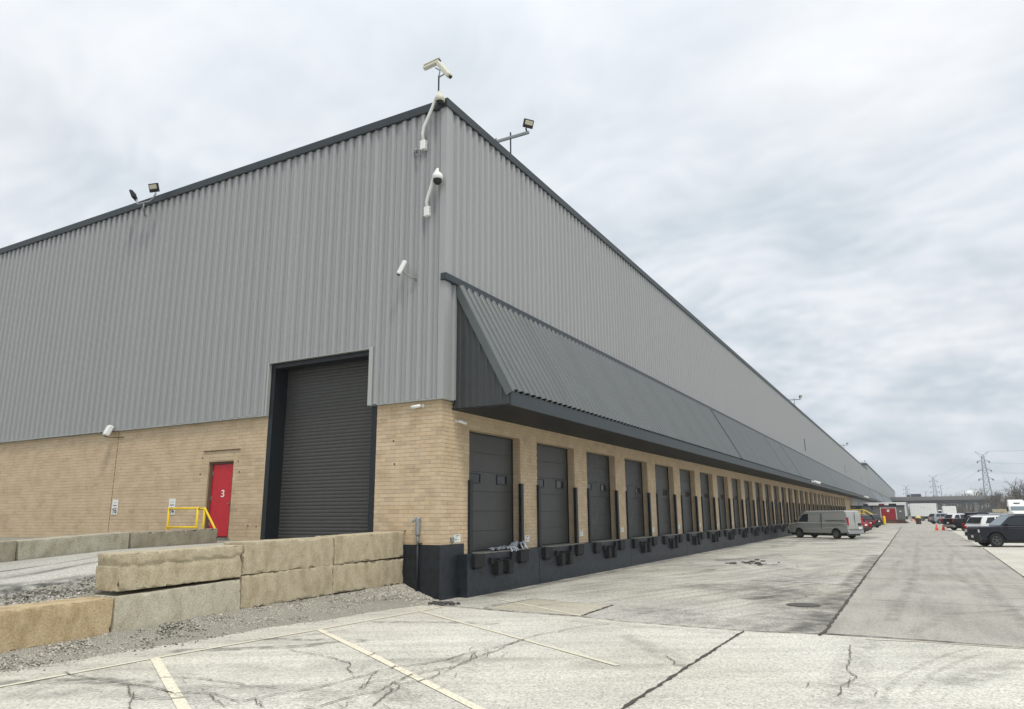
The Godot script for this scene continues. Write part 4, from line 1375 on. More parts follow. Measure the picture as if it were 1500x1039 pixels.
	tube(s, [Vector3(0, 0.05, 0), Vector3(0, 1.33, 0)], 0.03)
	obj("lower_pipe", s, M.base_paint, o)
	s = mb(true)
	tube(s, [Vector3(0, 1.30, 0), Vector3(0, 1.55, 0)], 0.035)
	tube(s, [Vector3(0, 1.52, 0), Vector3(0, 1.56, 0), Vector3(0.0, 1.86, 0.0), Vector3(0, 1.9, 0)], 0.062, 0.058, 12)
	obj("pipe", s, M.steel, o)
	s = mb()
	bevel_box(s, Vector3(-0.075, 1.86, -0.05), Vector3(0.06, 1.95, 0.05), 0.02)
	tube(s, [Vector3(-0.06, 1.90, 0.02), Vector3(-0.14, 1.85, 0.05)], 0.03)
	obj("weatherhead", s, M.steel, o)
	s = mb()
	box(s, Vector3(0.03, 1.30, -0.05), Vector3(0.10, 1.33, 0.02))
	obj("clamp", s, M.black_steel, o)
	# yellow guard rail by door 3
	o = thing("guard_rail", "yellow pipe railing beside the red door, behind the concrete barriers", "railing", Vector3(0, 1.22, 1.2))
	s = mb(true)
	for x in [-8.62, -7.38]:
		s = mb(true)
		tube(s, [Vector3(x, 0, 0), Vector3(x, 1.06, 0)], 0.032)
		obj("post", s, M.yellow, o)
	s = mb(true)
	tube(s, [Vector3(-7.22, 0, -0.1), Vector3(-7.22, 1.05, -0.1)], 0.032)
	obj("post", s, M.yellow, o)
	for y in [1.02, 0.5]:
		s = mb(true)
		tube(s, [Vector3(-8.66, y, 0), Vector3(-7.34, y, 0)], 0.03)
		obj("rail", s, M.yellow, o)
	s = mb(true)
	tube(s, [Vector3(-7.4, 1.0, -0.05), Vector3(-7.2, 1.0, -0.1), Vector3(-6.72, 0.45, -0.1), Vector3(-6.70, 0.05, -0.1)], 0.032)
	obj("brace", s, M.yellow, o)
	# a torn sheet of plastic on the first sill
	var n := fnl(3.0, 5, 3)
	s = mb(true)
	var g := func(i: int, j: int) -> Vector3:
		var z := -2.35 - i * 0.06
		var x := -0.04 + j * 0.06
		return Vector3(x + 0.04 * n.get_noise_2d(i * 0.3, 9.0), DOCK + 0.03 + maxf(0.0, 0.10 * (n.get_noise_2d(i * 0.16, j * 0.2) + 0.35)) + (0.10 if i > 20 and j < 5 else 0.0) - (0.07 if j > 5 else 0.0), z)
	for i in 30:
		for j in 6:
			var keep := absf(n.get_noise_2d(i * 0.09, 40.0)) * 11.0 + 1.5
			if j < keep: quad(s, g.call(i, j), g.call(i, j + 1), g.call(i + 1, j + 1), g.call(i + 1, j))
	tag(obj("plastic_sheet", s, mat(srgb(176, 184, 196), 0.35)), "torn bluish plastic sheet lying on the first dock door's sill", "litter")

# ---------------------------------------------------------------- vehicles
func inset(p: PackedVector2Array, d: float) -> PackedVector2Array:   # p runs counter-clockwise
	var out := PackedVector2Array()
	for i in p.size():
		var a := (p[i] - p[(i - 1 + p.size()) % p.size()]).normalized()
		var b := (p[(i + 1) % p.size()] - p[i]).normalized()
		var n := Vector2(-a.y - b.y, a.x + b.x)
		if n.length() < 0.01: n = Vector2(-a.y, a.x)
		n = n.normalized()
		out.append(p[i] + n * d / maxf(0.5, n.dot(Vector2(-a.y, a.x))))
	return out

func shell(s: SurfaceTool, poly: PackedVector2Array, half: Callable, edge: float) -> void:
	# a body from its side outline: flanks at half(point), a rounded edge of that size, and the strip between the flanks
	var p := PackedVector2Array()
	for i in poly.size():   # long edges get points of their own, so that the flanks bend evenly
		var e := poly[(i + 1) % poly.size()] - poly[i]
		var n := maxi(1, int(e.length() / 0.45))
		for k in n: p.append(poly[i] + e * k / n)
	if Geometry2D.is_polygon_clockwise(p): p.reverse()
	var q := inset(p, edge)
	var ids := Geometry2D.triangulate_polygon(q)
	if ids.is_empty():
		q = p
		ids = Geometry2D.triangulate_polygon(p)
	for g in [1.0, -1.0]:
		for i in range(0, ids.size(), 3):
			var t := []
			for k in 3:
				var v := q[ids[i + k]]
				t.append(Vector3(v.x, v.y, g * half.call(v)))
			if (t[1] - t[0]).cross(t[2] - t[0]).z * g > 0: tri(s, t[0], t[1], t[2])
			else: tri(s, t[0], t[2], t[1])
		for i in p.size():
			var j := (i + 1) % p.size()
			var a := Vector3(p[i].x, p[i].y, g * (half.call(p[i]) - edge))
			var b := Vector3(p[j].x, p[j].y, g * (half.call(p[j]) - edge))
			var c := Vector3(q[j].x, q[j].y, g * half.call(q[j]))
			var d := Vector3(q[i].x, q[i].y, g * half.call(q[i]))
			if g > 0: quad(s, a, b, c, d)
			else: quad(s, b, a, d, c)
	for i in p.size():
		var j := (i + 1) % p.size()
		var ha: float = half.call(p[i]) - edge
		var hb: float = half.call(p[j]) - edge
		quad(s, Vector3(p[i].x, p[i].y, ha), Vector3(p[i].x, p[i].y, -ha), Vector3(p[j].x, p[j].y, -hb), Vector3(p[j].x, p[j].y, hb))

func pts2(t: String) -> PackedVector2Array:
	var p := PackedVector2Array()
	for v in v2s(t): p.append(v)
	return p

func wheel(o: Node, x: float, z: float, r: float, side: float, rim: Material) -> void:
	var w := Node3D.new()
	w.name = "wheel"
	o.add_child(w, true)
	w.position = Vector3(x, r, z)
	var t := Transform3D(Basis(Vector3.RIGHT, PI / 2 * side), Vector3.ZERO)
	var s := mb(true)
	lathe(s, [Vector2(r * 0.62, -0.11), Vector2(r * 0.95, -0.11), Vector2(r, -0.08), Vector2(r, 0.08), Vector2(r * 0.95, 0.11), Vector2(r * 0.64, 0.11), Vector2(r * 0.60, 0.06)], 22, t)
	obj("tyre", s, M.rubber, w)
	s = mb()
	lathe(s, [Vector2(r * 0.60, 0.06), Vector2(r * 0.56, 0.085), Vector2(r * 0.5, 0.07), Vector2(0.001, 0.02)], 22, t)
	obj("rim_dish", s, M.black, w)
	s = mb()
	lathe(s, [Vector2(r * 0.62, 0.05), Vector2(r * 0.62, 0.10), Vector2(r * 0.54, 0.10), Vector2(r * 0.53, 0.06)], 22, t)
	for k in 5:
		box(s, Vector3(-r * 0.075, 0.03, 0.03), Vector3(r * 0.075, 0.085, r * 0.56), t * Transform3D(Basis(Vector3.UP, TAU * k / 5), Vector3.ZERO))
	lathe(s, [Vector2(r * 0.15, 0.03), Vector2(r * 0.15, 0.09), Vector2(0.001, 0.095)], 10, t)
	obj("rim", s, rim, w)

var KIND := {
	"suv": {"L": 4.5, "W": 0.92, "belt": 1.10, "roof": 1.70, "top": 0.70, "wheels": [-1.30, 1.36], "r": 0.36, "sill": 0.34,
		"nose": "2.16,0.40 2.24,0.62 2.22,0.90 2.10,1.02 1.30,1.12", "tail": "-2.14,1.10 -2.22,0.95 -2.22,0.62 -2.16,0.42",
		"up": "-2.12,1.09 -1.98,1.40 -1.78,1.64 -1.5,1.70 0.1,1.70 0.42,1.65 0.75,1.44 1.25,1.09",
		"glass": ["0.98,1.16 0.52,1.54 0.1,1.60 -0.20,1.61 -0.20,1.16", "-0.28,1.16 -0.28,1.61 -0.98,1.61 -1.06,1.16", "-1.14,1.17 -1.08,1.60 -1.56,1.57 -1.82,1.20"], "screen": [Vector2(1.20, 1.13), Vector2(0.50, 1.61)], "back": [Vector2(-2.085, 1.18), Vector2(-1.83, 1.58)]},
	"boxy": {"L": 4.4, "W": 0.94, "belt": 1.14, "roof": 1.76, "top": 0.76, "wheels": [-1.30, 1.34], "r": 0.38, "sill": 0.38,
		"nose": "2.12,0.42 2.20,0.64 2.20,1.02 2.12,1.12 1.15,1.17", "tail": "-2.10,1.14 -2.18,1.0 -2.18,0.62 -2.12,0.46",
		"up": "-2.08,1.13 -1.98,1.50 -1.86,1.70 -1.6,1.76 0.1,1.77 0.36,1.73 0.62,1.52 1.05,1.13",
		"glass": ["0.82,1.20 0.48,1.58 0.15,1.66 -0.22,1.67 -0.22,1.20", "-0.30,1.20 -0.30,1.67 -1.02,1.67 -1.08,1.20", "-1.16,1.21 -1.12,1.66 -1.66,1.64 -1.84,1.24"], "screen": [Vector2(1.0, 1.17), Vector2(0.42, 1.68)], "back": [Vector2(-2.05, 1.22), Vector2(-1.9, 1.62)]},
	"sedan": {"L": 4.75, "W": 0.91, "belt": 0.95, "roof": 1.46, "top": 0.64, "wheels": [-1.36, 1.42], "r": 0.33, "sill": 0.26,
		"nose": "2.28,0.30 2.36,0.52 2.32,0.72 2.1,0.84 1.2,0.97", "tail": "-1.5,1.02 -2.24,1.02 -2.34,0.9 -2.34,0.55 -2.28,0.34",
		"up": "-1.85,0.95 -1.25,1.32 -0.85,1.44 -0.4,1.46 0.05,1.45 0.4,1.36 1.15,0.95",
		"glass": ["0.92,1.0 0.36,1.30 0.05,1.38 -0.22,1.39 -0.22,1.0", "-0.30,1.0 -0.30,1.39 -0.82,1.36 -1.30,1.10 -1.32,1.0"], "screen": [Vector2(1.08, 0.99), Vector2(0.46, 1.33)], "back": [Vector2(-1.75, 1.01), Vector2(-1.3, 1.30)]},
	"pickup": {"L": 5.8, "W": 1.0, "belt": 1.20, "roof": 1.88, "top": 0.78, "wheels": [-1.75, 1.85], "r": 0.40, "sill": 0.45,
		"nose": "2.82,0.5 2.9,0.72 2.9,1.1 2.78,1.2 1.7,1.26", "tail": "-0.5,1.22 -0.52,1.26 -2.84,1.26 -2.9,1.2 -2.9,0.66 -2.84,0.54",
		"up": "-0.55,1.19 -0.48,1.6 -0.36,1.84 -0.1,1.88 0.85,1.88 1.1,1.82 1.7,1.19",
		"glass": ["1.42,1.26 0.98,1.72 0.75,1.78 0.44,1.78 0.44,1.26", "0.36,1.26 0.36,1.78 -0.26,1.77 -0.36,1.26"], "screen": [Vector2(1.62, 1.25), Vector2(1.16, 1.77)], "back": [Vector2(-0.53, 1.32), Vector2(-0.40, 1.74)]},
	"van": {"L": 5.7, "W": 1.0, "belt": 1.22, "roof": 2.12, "top": 0.84, "wheels": [-1.75, 1.68], "r": 0.37, "sill": 0.42,
		"nose": "2.76,0.44 2.86,0.66 2.84,0.95 2.70,1.08 1.85,1.24", "tail": "-2.78,1.22 -2.80,1.0 -2.80,0.62 -2.74,0.48",
		"up": "-2.78,1.21 -2.74,1.75 -2.68,2.04 -2.5,2.12 0.9,2.12 1.12,2.05 1.45,1.75 2.0,1.21",
		"glass": ["1.68,1.28 1.36,1.70 1.20,1.86 0.72,1.88 0.72,1.28"], "screen": [Vector2(1.92, 1.26), Vector2(1.2, 1.98)], "back": []}}

func car(kind: String, label: String, paint: Material, at: Vector3, turn: float, group: String, rim: Material = null, called := "") -> Node3D:
	var k: Dictionary = KIND[kind]
	var cat := {"suv": "car", "boxy": "car", "sedan": "car", "pickup": "pickup truck", "van": "van"}
	var nm := {"suv": "parked_suv", "boxy": "parked_suv", "sedan": "parked_car", "pickup": "pickup_truck", "van": "cargo_van"}
	var o := thing(nm[kind], label, cat[kind], at, turn, group)
	var W: float = k.W
	var L: float = k.L
	var r: float = k.r
	# lower body with its wheel arches
	var low := PackedVector2Array()
	var tail := pts2(k.tail)
	low.append(tail[tail.size() - 1])
	for wx in k.wheels:
		var ra := r + 0.07
		var a0 := asin(clampf((k.sill - r) / ra, -0.95, 0.95))
		for i in 11:
			var a := lerpf(PI - a0, a0, i / 10.0)
			low.append(Vector2(wx + ra * cos(a), r + ra * sin(a)))
	var nose := pts2(k.nose)
	for v in nose: low.append(v)
	for i in tail.size() - 1: low.append(tail[i])
	var half := func(v: Vector2) -> float:
		var e := smoothstep(0.80, 1.0, absf(v.x) / (L / 2))
		return W * (1.0 - (0.15 if v.x > 0 else 0.08) * e)
	var s := mb()
	shell(s, low, half, 0.05)
	var body := obj("body", s, paint, o)
	# cabin
	var up := pts2(k.up)
	var belt: float = k.belt
	var roof: float = k.roof
	var topw: float = k.top
	var half2 := func(v: Vector2) -> float:
		return lerpf(W - 0.045, topw, clampf((v.y - belt) / (roof - belt), 0, 1)) - (0.05 if kind == "van" else 0.09) * smoothstep(0.6, 1.0, absf(v.x + 0.35) / (L / 2))
	s = mb()
	shell(s, up, half2, 0.05)
	obj("cabin", s, paint, o)
	for g in [1.0, -1.0]:
		for t in k.glass:
			s = mb()
			var p := pts2(t)
			if Geometry2D.is_polygon_clockwise(p): p.reverse()
			var ids := Geometry2D.triangulate_polygon(p)
			for i in range(0, ids.size(), 3):
				var v := []
				for j in 3:
					var q := p[ids[i + j]]
					v.append(Vector3(q.x, q.y, g * (half2.call(q) + 0.008)))
				if (v[1] - v[0]).cross(v[2] - v[0]).z * g > 0: tri(s, v[0], v[1], v[2])
				else: tri(s, v[0], v[2], v[1])
			obj("side_window", s, M.car_glass, o)
	for e in ["screen", "back"]:
		if k[e].is_empty(): continue
		var a: Vector2 = k[e][0]
		var b: Vector2 = k[e][1]
		var n := Vector2(absf(b.y - a.y), absf(a.x - b.x)).normalized() * 0.03
		if e == "back": n.x = -n.x
		a += n
		b += n
		s = mb()
		var ha: float = half2.call(a) - 0.10
		var hb: float = half2.call(b) - 0.10
		quad_out(s, Vector3(a.x, a.y, -ha), Vector3(a.x, a.y, ha), Vector3(b.x, b.y, hb), Vector3(b.x, b.y, -hb), Vector3(0, 0.8, 0))
		obj("windscreen" if e == "screen" else "rear_window", s, M.windscreen if e == "screen" else M.dark_glass, o)
	# underside, wheels
	s = mb()
	box(s, Vector3(-L / 2 + 0.25, 0.22, -W + 0.27), Vector3(L / 2 - 0.3, 0.9, W - 0.27))
	obj("underbody", s, M.black, o)
	for wx in k.wheels:
		for g in [1.0, -1.0]: wheel(o, wx, g * (W - 0.13), r, g, rim if rim else M.rim)
	# ends: bumpers, lights, grille, plates
	var nx: float = nose[1].x
	var tx: float = tail[tail.size() - 2].x
	var hy: float = nose[2].y - 0.09
	var ty: float = tail[tail.size() - 3].y - 0.02
	for g in [1.0, -1.0]:
		s = mb()
		bevel_box(s, Vector3(nx - 0.30, hy - 0.15, g * (W - 0.34) - 0.21), Vector3(nx - 0.005, hy + 0.06, g * (W - 0.34) + 0.17), 0.03)
		obj("headlight", s, M.headlight, o)
		s = mb()
		if kind == "van": bevel_box(s, Vector3(tx - 0.02, ty + 0.02, g * (W - 0.16) - 0.06), Vector3(tx + 0.10, ty + 0.62, g * (W - 0.16) + 0.085), 0.015)
		elif kind == "pickup": bevel_box(s, Vector3(tx - 0.02, ty - 0.30, g * (W - 0.16) - 0.07), Vector3(tx + 0.08, ty + 0.10, g * (W - 0.16) + 0.08), 0.015)
		else: bevel_box(s, Vector3(tx - 0.02, ty - 0.16, g * (W - 0.24) - 0.16), Vector3(tx + 0.22, ty + 0.08, g * (W - 0.24) + 0.15), 0.03)
		obj("taillight", s, M.taillight, o)
		s = mb()
		bevel_box(s, Vector3(up[up.size() - 1].x - 0.38, belt + 0.02, g * (W + 0.10) - 0.09), Vector3(up[up.size() - 1].x - 0.22, belt + 0.18, g * (W + 0.10) + 0.07), 0.02)
		obj("mirror", s, paint if kind != "van" else M.black, o)
		for dx in ([0.0, -0.95] if kind != "van" else [0.66]):
			s = mb()
			box(s, Vector3(dx - 0.22, belt - 0.12, g * (W - 0.03) - 0.02), Vector3(dx - 0.06, belt - 0.085, g * (W - 0.03) + 0.035))
			obj("door_handle", s, M.black, o)
	s = mb()
	bevel_box(s, Vector3(nx - 0.10, hy - 0.14, -0.5), Vector3(nx + 0.012, hy + 0.05, 0.5), 0.01)
	obj("grille", s, M.black, o)
	s = mb()
	bevel_box(s, Vector3(nx - 0.2, 0.34, -W + 0.12), Vector3(nx + 0.03, hy - 0.22, W - 0.12), 0.05)
	obj("front_bumper", s, M.plastic, o)
	s = mb()
	bevel_box(s, Vector3(tx - 0.05, 0.36, -W + 0.10), Vector3(tx + 0.2, 0.60, W - 0.10), 0.04)
	obj("rear_bumper", s, M.chrome if kind == "van" or kind == "pickup" else M.plastic, o)
	s = mb()
	bevel_box(s, Vector3(tx - 0.035, 0.72, -0.16 + (0.5 if kind == "van" else 0.0)), Vector3(tx + 0.03, 0.88, 0.16 + (0.5 if kind == "van" else 0.0)), 0.004)
	obj("licence_plate", s, M.white, o)
	s = mb()
	bevel_box(s, Vector3(nx - 0.02, 0.50, -0.16), Vector3(nx + 0.045, 0.64, 0.16), 0.004)
	obj("licence_plate", s, M.white, o)
	return o

func vehicles() -> void:
	M.windscreen = mat(srgb(120, 132, 140), 0.06)
	M.car_glass = mat(srgb(38, 44, 50), 0.04)
	M.rim = mat(srgb(150, 152, 154), 0.35, 0.7)
	M.rim_dark = mat(srgb(92, 96, 98), 0.4, 0.6)
	M.headlight = mat(srgb(214, 218, 220), 0.1)
	M.taillight = mat(srgb(170, 22, 28), 0.2)
	M.plastic = mat(srgb(46, 48, 50), 0.65)
	M.chrome = mat(srgb(176, 178, 180), 0.3, 0.8)
	var p := func(r: float, g: float, b: float, metal := 0.2) -> StandardMaterial3D:
		var m := mat(srgb(r, g, b), 0.32, metal)
		m.metallic_specular = 0.35
		m.clearcoat_enabled = true
		m.clearcoat = 0.35
		m.clearcoat_roughness = 0.06
		return m
	var navy: StandardMaterial3D = p.call(15, 21, 34, 0.0)
	var white: StandardMaterial3D = p.call(224, 226, 226, 0.0)
	var black: StandardMaterial3D = p.call(18, 19, 21, 0.0)
	var gray: StandardMaterial3D = p.call(92, 97, 100)
	var silver: StandardMaterial3D = p.call(158, 162, 165, 0.4)
	var red: StandardMaterial3D = p.call(140, 22, 28)
	var maroon: StandardMaterial3D = p.call(72, 22, 30)
	var pewter: StandardMaterial3D = p.call(166, 168, 165, 0.1)
	# the van by the docks, nose to the wall
	var heading := deg_to_rad(180 - 32)
	var v := car("van", "gray cargo van parked at an angle with its nose to the dock wall", pewter, Vector3(5.22, 0, -47.4) + Vector3(cos(heading), 0, -sin(heading)) * 1.75, heading, "vehicles parked along the docks", M.rim)
	var s := mb()
	for g in [1.0, -1.0]:
		box(s, Vector3(-2.6, 1.38, g * 0.945 - 0.02), Vector3(-0.9, 1.40, g * 0.945 + 0.02)); box(s, Vector3(-0.55, 0.7, g * 0.99 - 0.012), Vector3(-0.535, 1.9, g * 0.935 + 0.012))
	obj("panel_seams", s, M.leaf_frame, v)
	s = mb()
	box(s, Vector3(-2.803, 0.66, -0.006), Vector3(-2.77, 1.98, 0.006)); box(s, Vector3(-2.84, 0.70, -0.8), Vector3(-2.8, 0.72, 0.8)); box(s, Vector3(-2.83, 0.98, 0.30), Vector3(-2.80, 1.16, 0.70))
	obj("rear_door_seam", s, M.black, v)
	var L := [[ "sedan", "dark red sedan parked beyond the gray van, its tail to the lane", red, 5.9, -61.5], ["suv", "maroon car parked between the red sedan and the black SUV", maroon, 5.7, -75.5], ["suv", "black SUV with a silver tail, parked before the yellow bollard", black, 5.95, -91.5]]
	for q in L:
		car(q[0], q[1], q[2], Vector3(q[3], 0, q[4]) + Vector3(cos(heading), 0, -sin(heading)) * 2.2, heading, "vehicles parked along the docks")
	# the angled row on the other side of the lane
	var toward := deg_to_rad(180 + 17)
	car("boxy", "navy blue compact SUV facing the lane, with black wheels", navy, Vector3(15.1, 0, -36.1), toward, "cars parked across the lane", M.rim_dark)
	var away := deg_to_rad(31)
	var fwd := Vector3(cos(away), 0, -sin(away))
	var R := [["suv", "white hatchback SUV with red tail lamps, behind the navy SUV", white, 12.95, -44.3], ["suv", "black SUV tucked behind the white hatchback SUV", black, 13.4, -56.5], ["pickup", "dark gray pickup truck with its tailgate to the lane, near the cones", black, 13.2, -77.0], ["suv", "white SUV parked beyond the dark pickup truck", white, 13.0, -90.0], ["sedan", "black sedan parked last in the row, beyond the white SUV", black, 13.1, -101.0],
		["suv", "silver SUV half hidden between the black SUV and the pickup", silver, 14.6, -66.5]]
	for q in R:
		car(q[0], q[1], q[2], Vector3(q[3], 0, q[4]) + fwd * 2.2 + Vector3(0.55, 0, 0.3), away, "cars parked across the lane")
	# rows farther out, of which the roofs show
	var far := [["suv", white, 20.6, -61.0, "white SUV in the second row, its roof above the navy SUV"], ["pickup", white, 22.8, -72.0, "white pickup truck in the second row, with dark windows"], ["suv", black, 20.0, -76.0, "black SUV in the second row, left of the white pickup"], ["sedan", silver, 18.6, -70.0, "silver sedan roof seen over the white hatchback SUV"], ["suv", gray, 17.4, -82.0, "gray SUV in the second row with a pale roof rack"], ["suv", white, 18.6, -90.0, "white SUV in the middle of the second row"], ["sedan", navy, 16.8, -96.0, "dark blue sedan behind the dark gray pickup"], ["suv", silver, 20.4, -98.0, "silver SUV parked before the fallen dark panel"], ["sedan", white, 22.6, -104.0, "white sedan in the third row under the overpass"], ["suv", black, 24.6, -92.0, "black SUV parked before the white semi truck"], ["suv", gray, 18.4, -112.0, "gray SUV in the third row"], ["sedan", white, 16.2, -118.0, "white sedan near the box truck"], ["suv", silver, 14.2, -124.0, "silver SUV closest to the box truck"], ["suv", black, 26.0, -108.0, "black SUV beside the concrete wall"], ["sedan", gray, 20.6, -122.0, "gray sedan farthest back before the overpass"], ["suv", white, 15.0, -134.0, "white SUV beyond the rows, in line with the trailer"], ["suv", black, 17.6, -140.0, "black SUV beyond the rows, before the box truck"], ["sedan", silver, 20.4, -146.0, "silver sedan alone beyond the last full row"], ["suv", navy, 23.0, -152.0, "dark blue SUV beyond the rows, before the overpass pier"], ["suv", white, 21.6, -84.0, "white SUV between two black ones in the second row"], ["sedan", black, 24.2, -82.0, "black sedan roof beside the white pickup truck"], ["suv", gray, 19.0, -104.0, "gray SUV with dark windows in the third row"]]
	for q in far:
		car(q[0], q[4], q[1], Vector3(q[2], 0, q[3]), deg_to_rad(31 if rng.randf() < 0.5 else 211), "cars farther out in the parking lot")

# ---------------------------------------------------------------- the far end of the yard
func trailer(called: String, label: String, x0: float, x1: float, z: float, y0: float, y1: float, roof_bits: bool) -> void:
	var o := thing(called, label, "trailer", Vector3((x0 + x1) / 2, 0, z), 0.0, "white trailers at the end of the yard")
	var h := (x1 - x0) / 2
	var s := mb()
	bevel_box(s, Vector3(-h, y0, -2.5), Vector3(h, y1, 0), 0.05)
	obj("box_body", s, M.white, o)
	s = mb()
	for i in int(h * 2 / 0.6): box(s, Vector3(-h + 0.3 + i * 0.6, y0 + 0.1, 0.001), Vector3(-h + 0.33 + i * 0.6, y1 - 0.1, 0.012))
	obj("side_ribs", s, M.white_dirty, o)
	s = mb()
	box(s, Vector3(-h, y0 - 0.14, -2.45), Vector3(h, y0 - 0.002, 0.02))
	box(s, Vector3(-h + 0.2, 0.45, -2.3), Vector3(h - 0.3, y0 - 0.14, -0.5))
	obj("chassis", s, M.black, o)
	for wx in [-h + 1.0, -h + 2.2, h - 1.2]:
		wheel(o, wx, -0.18, 0.48, 1.0, M.rim)
	s = mb()
	box(s, Vector3(h - 0.02, y0, -2.49), Vector3(h + 0.03, y1, -0.01)); box(s, Vector3(h - 0.25, y0, 0.004), Vector3(h + 0.031, y1, 0.03))
	obj("end_frame", s, M.steel, o)
	s = mb()
	box(s, Vector3(-0.6, y1 - 0.9, 0.004), Vector3(0.5, y1 - 0.86, 0.014)); box(s, Vector3(0.6, y1 - 1.2, 0.004), Vector3(1.6, y1 - 1.17, 0.014))
	obj("side_marking", s, M.conduit, o)

func yard_end() -> void:
	trailer("semi_trailer", "white semi trailer behind the gray shed, its roof showing above it", -5.5, 9.0, -155, 1.05, 3.88, true)
	trailer("semi_trailer", "white semi trailer standing free in the open, past the shed's end", 9.25, 14.6, -168, 0.95, 3.70, false)
	# the shed with red double doors
	var o := thing("shed", "gray metal shed with red double doors at the end of the docks", "shed", Vector3(4.7, 0, -131), 0.0)
	var s := mb()
	box(s, Vector3(-4.6, 0.62, -5), Vector3(3.9, 2.98, 0))
	obj("wall", s, M.leaf_frame_light, o)
	s = mb()
	for i in 28: box(s, Vector3(-4.5 + i * 0.3, 0.64, 0.001), Vector3(-4.44 + i * 0.3, 2.96, 0.022))
	obj("siding_ribs", s, M.leaf_frame_light, o)
	s = mb()
	box(s, Vector3(-4.75, 2.98, -5.1), Vector3(4.0, 3.13, 0.15))
	obj("roof", s, M.black_steel, o)
	s = mb()
	box(s, Vector3(-4.5, -0.1, -4.9), Vector3(3.8, 0.62, -0.06))
	obj("plinth", s, M.brick_far, o)
	s = mb()
	box(s, Vector3(0.06, 0.66, 0.004), Vector3(0.16, 2.72, 0.05)); box(s, Vector3(2.5, 0.66, 0.004), Vector3(2.6, 2.72, 0.05)); box(s, Vector3(0.16, 2.62, 0.004), Vector3(2.5, 2.72, 0.049))
	obj("door_frame", s, M.white, o)
	for g in [0, 1]:
		s = mb()
		bevel_box(s, Vector3(0.17 + g * 1.17, 0.64, 0.003), Vector3(1.32 + g * 1.17, 2.61, 0.035), 0.006)
		var d := obj("door", s, M.red_dull, o)
		s = mb()
		box(s, Vector3(1.15 + g * 0.25, 1.5, 0.036), Vector3(1.20 + g * 0.25, 1.62, 0.07))
		obj("handle", s, M.steel, d)
	s = mb()
	box(s, Vector3(1.12, 1.98, 0.036), Vector3(1.5, 2.38, 0.045))
	obj("notice", s, M.white, o)
	s = mb()
	box(s, Vector3(3.05, 2.0, 0.03), Vector3(3.4, 2.16, 0.04))
	obj("nameplate", s, M.white, o)
	for q in [[-2.6, 0.75, M.navy_flat], [-0.1, 0.9, M.red_flat], [1.5, 1.2, M.black]]:
		s = mb()
		bevel_box(s, Vector3(q[0], 3.13, -1.2), Vector3(q[0] + q[1], 3.42, -0.3), 0.04)
		obj("roof_box", s, q[2], o)
	s = mb()
	box(s, Vector3(-1.3, 2.3, 0.02), Vector3(-1.1, 2.95, 0.12)); box(s, Vector3(-3.8, 2.55, 0.02), Vector3(-2.9, 2.9, 0.2))
	obj("lamp_bracket", s, M.black_steel, o)
	o = thing("timber_skids", "dark timber skids lying at the shed's open corner", "timber", Vector3(8.2, 0, -130.5))
	for i in 3:
		s = mb()
		box(s, Vector3(-0.9 + i * 0.1, 0.02 + i * 0.13, -0.5), Vector3(0.9 - i * 0.2, 0.14 + i * 0.13, 0.1))
		obj("plank", s, M.rust_dark, o)
	# yellow stair up to the dock
	o = thing("steel_stair", "yellow steel stair and railing leading up to the dock beside the shed", "stairs", Vector3(0, 0, -119))
	s = mb()
	for z in [-0.55, 0.55]:
		tube(s, [Vector3(2.6, 1.02, z), Vector3(4.7, 0.05, z)], 0.09, -1, 4)
	obj("stringer", s, M.yellow, o)
	for i in 5:
		s = mb()
		box(s, Vector3(2.75 + i * 0.4, 0.85 - i * 0.18, -0.5), Vector3(3.1 + i * 0.4, 0.9 - i * 0.18, 0.5))
		obj("tread", s, M.yellow, o)
	s = mb()
	box(s, Vector3(0.35, 0.96, -0.6), Vector3(2.65, 1.06, 0.6))
	obj("landing", s, M.yellow, o)
	for z in [-0.6, 0.6]:
		s = mb()
		tube(s, [Vector3(0.4, 2.35, z), Vector3(2.75, 2.35, z), Vector3(4.55, 1.3, z)], 0.07, -1, 6)
		tube(s, [Vector3(0.4, 1.75, z), Vector3(2.75, 1.75, z), Vector3(4.55, 0.8, z)], 0.06, -1, 6)
		obj("handrail", s, M.yellow, o)
		for x in [0.5, 1.7, 2.2, 2.75, 3.6, 4.5]:
			s = mb()
			tube(s, [Vector3(x, 1.0 if x < 2.8 else 1.0 - (x - 2.7) * 0.5, z), Vector3(x, 2.35 if x < 2.8 else 2.35 - (x - 2.75) * 0.58, z)], 0.06, -1, 6)
			obj("post", s, M.yellow, o)
	# bollard
	o = thing("bollard", "yellow bollard at the corner of the docks, before the red shed doors", "bollard", Vector3(5.85, 0, -113))
	s = mb(true)
	lathe(s, [Vector2(0.20, 0.0), Vector2(0.20, 1.22), Vector2(0.17, 1.30), Vector2(0.09, 1.35), Vector2(0.001, 1.36)], 16)
	obj("sleeve", s, M.yellow, o)
	s = mb(true)
	lathe(s, [Vector2(0.30, -0.05), Vector2(0.30, 0.04), Vector2(0.2, 0.06)], 14)
	obj("footing", s, M.sill, o)
	# cones
	for q in [["orange traffic cone nearer the shed, one of the two beside the dark pickup", Vector3(12.06, 0, -77.0)], ["orange traffic cone against the dark pickup truck's tailgate", Vector3(12.68, 0, -77.3)], ["orange traffic cone under the free-standing white trailer", Vector3(9.4, 0, -164.0)]]:
		o = thing("traffic_cone", q[0], "cone", q[1], 0.0, "orange traffic cones")
		s = mb(true)
		lathe(s, [Vector2(0.16, 0.04), Vector2(0.045, 0.60), Vector2(0.03, 0.62), Vector2(0.001, 0.62)], 14)
		obj("cone_body", s, M.orange, o)
		s = mb(true)
		lathe(s, [Vector2(0.108, 0.30), Vector2(0.086, 0.41)], 14)
		obj("pale_band", s, M.orange_pale, o)
		s = mb()
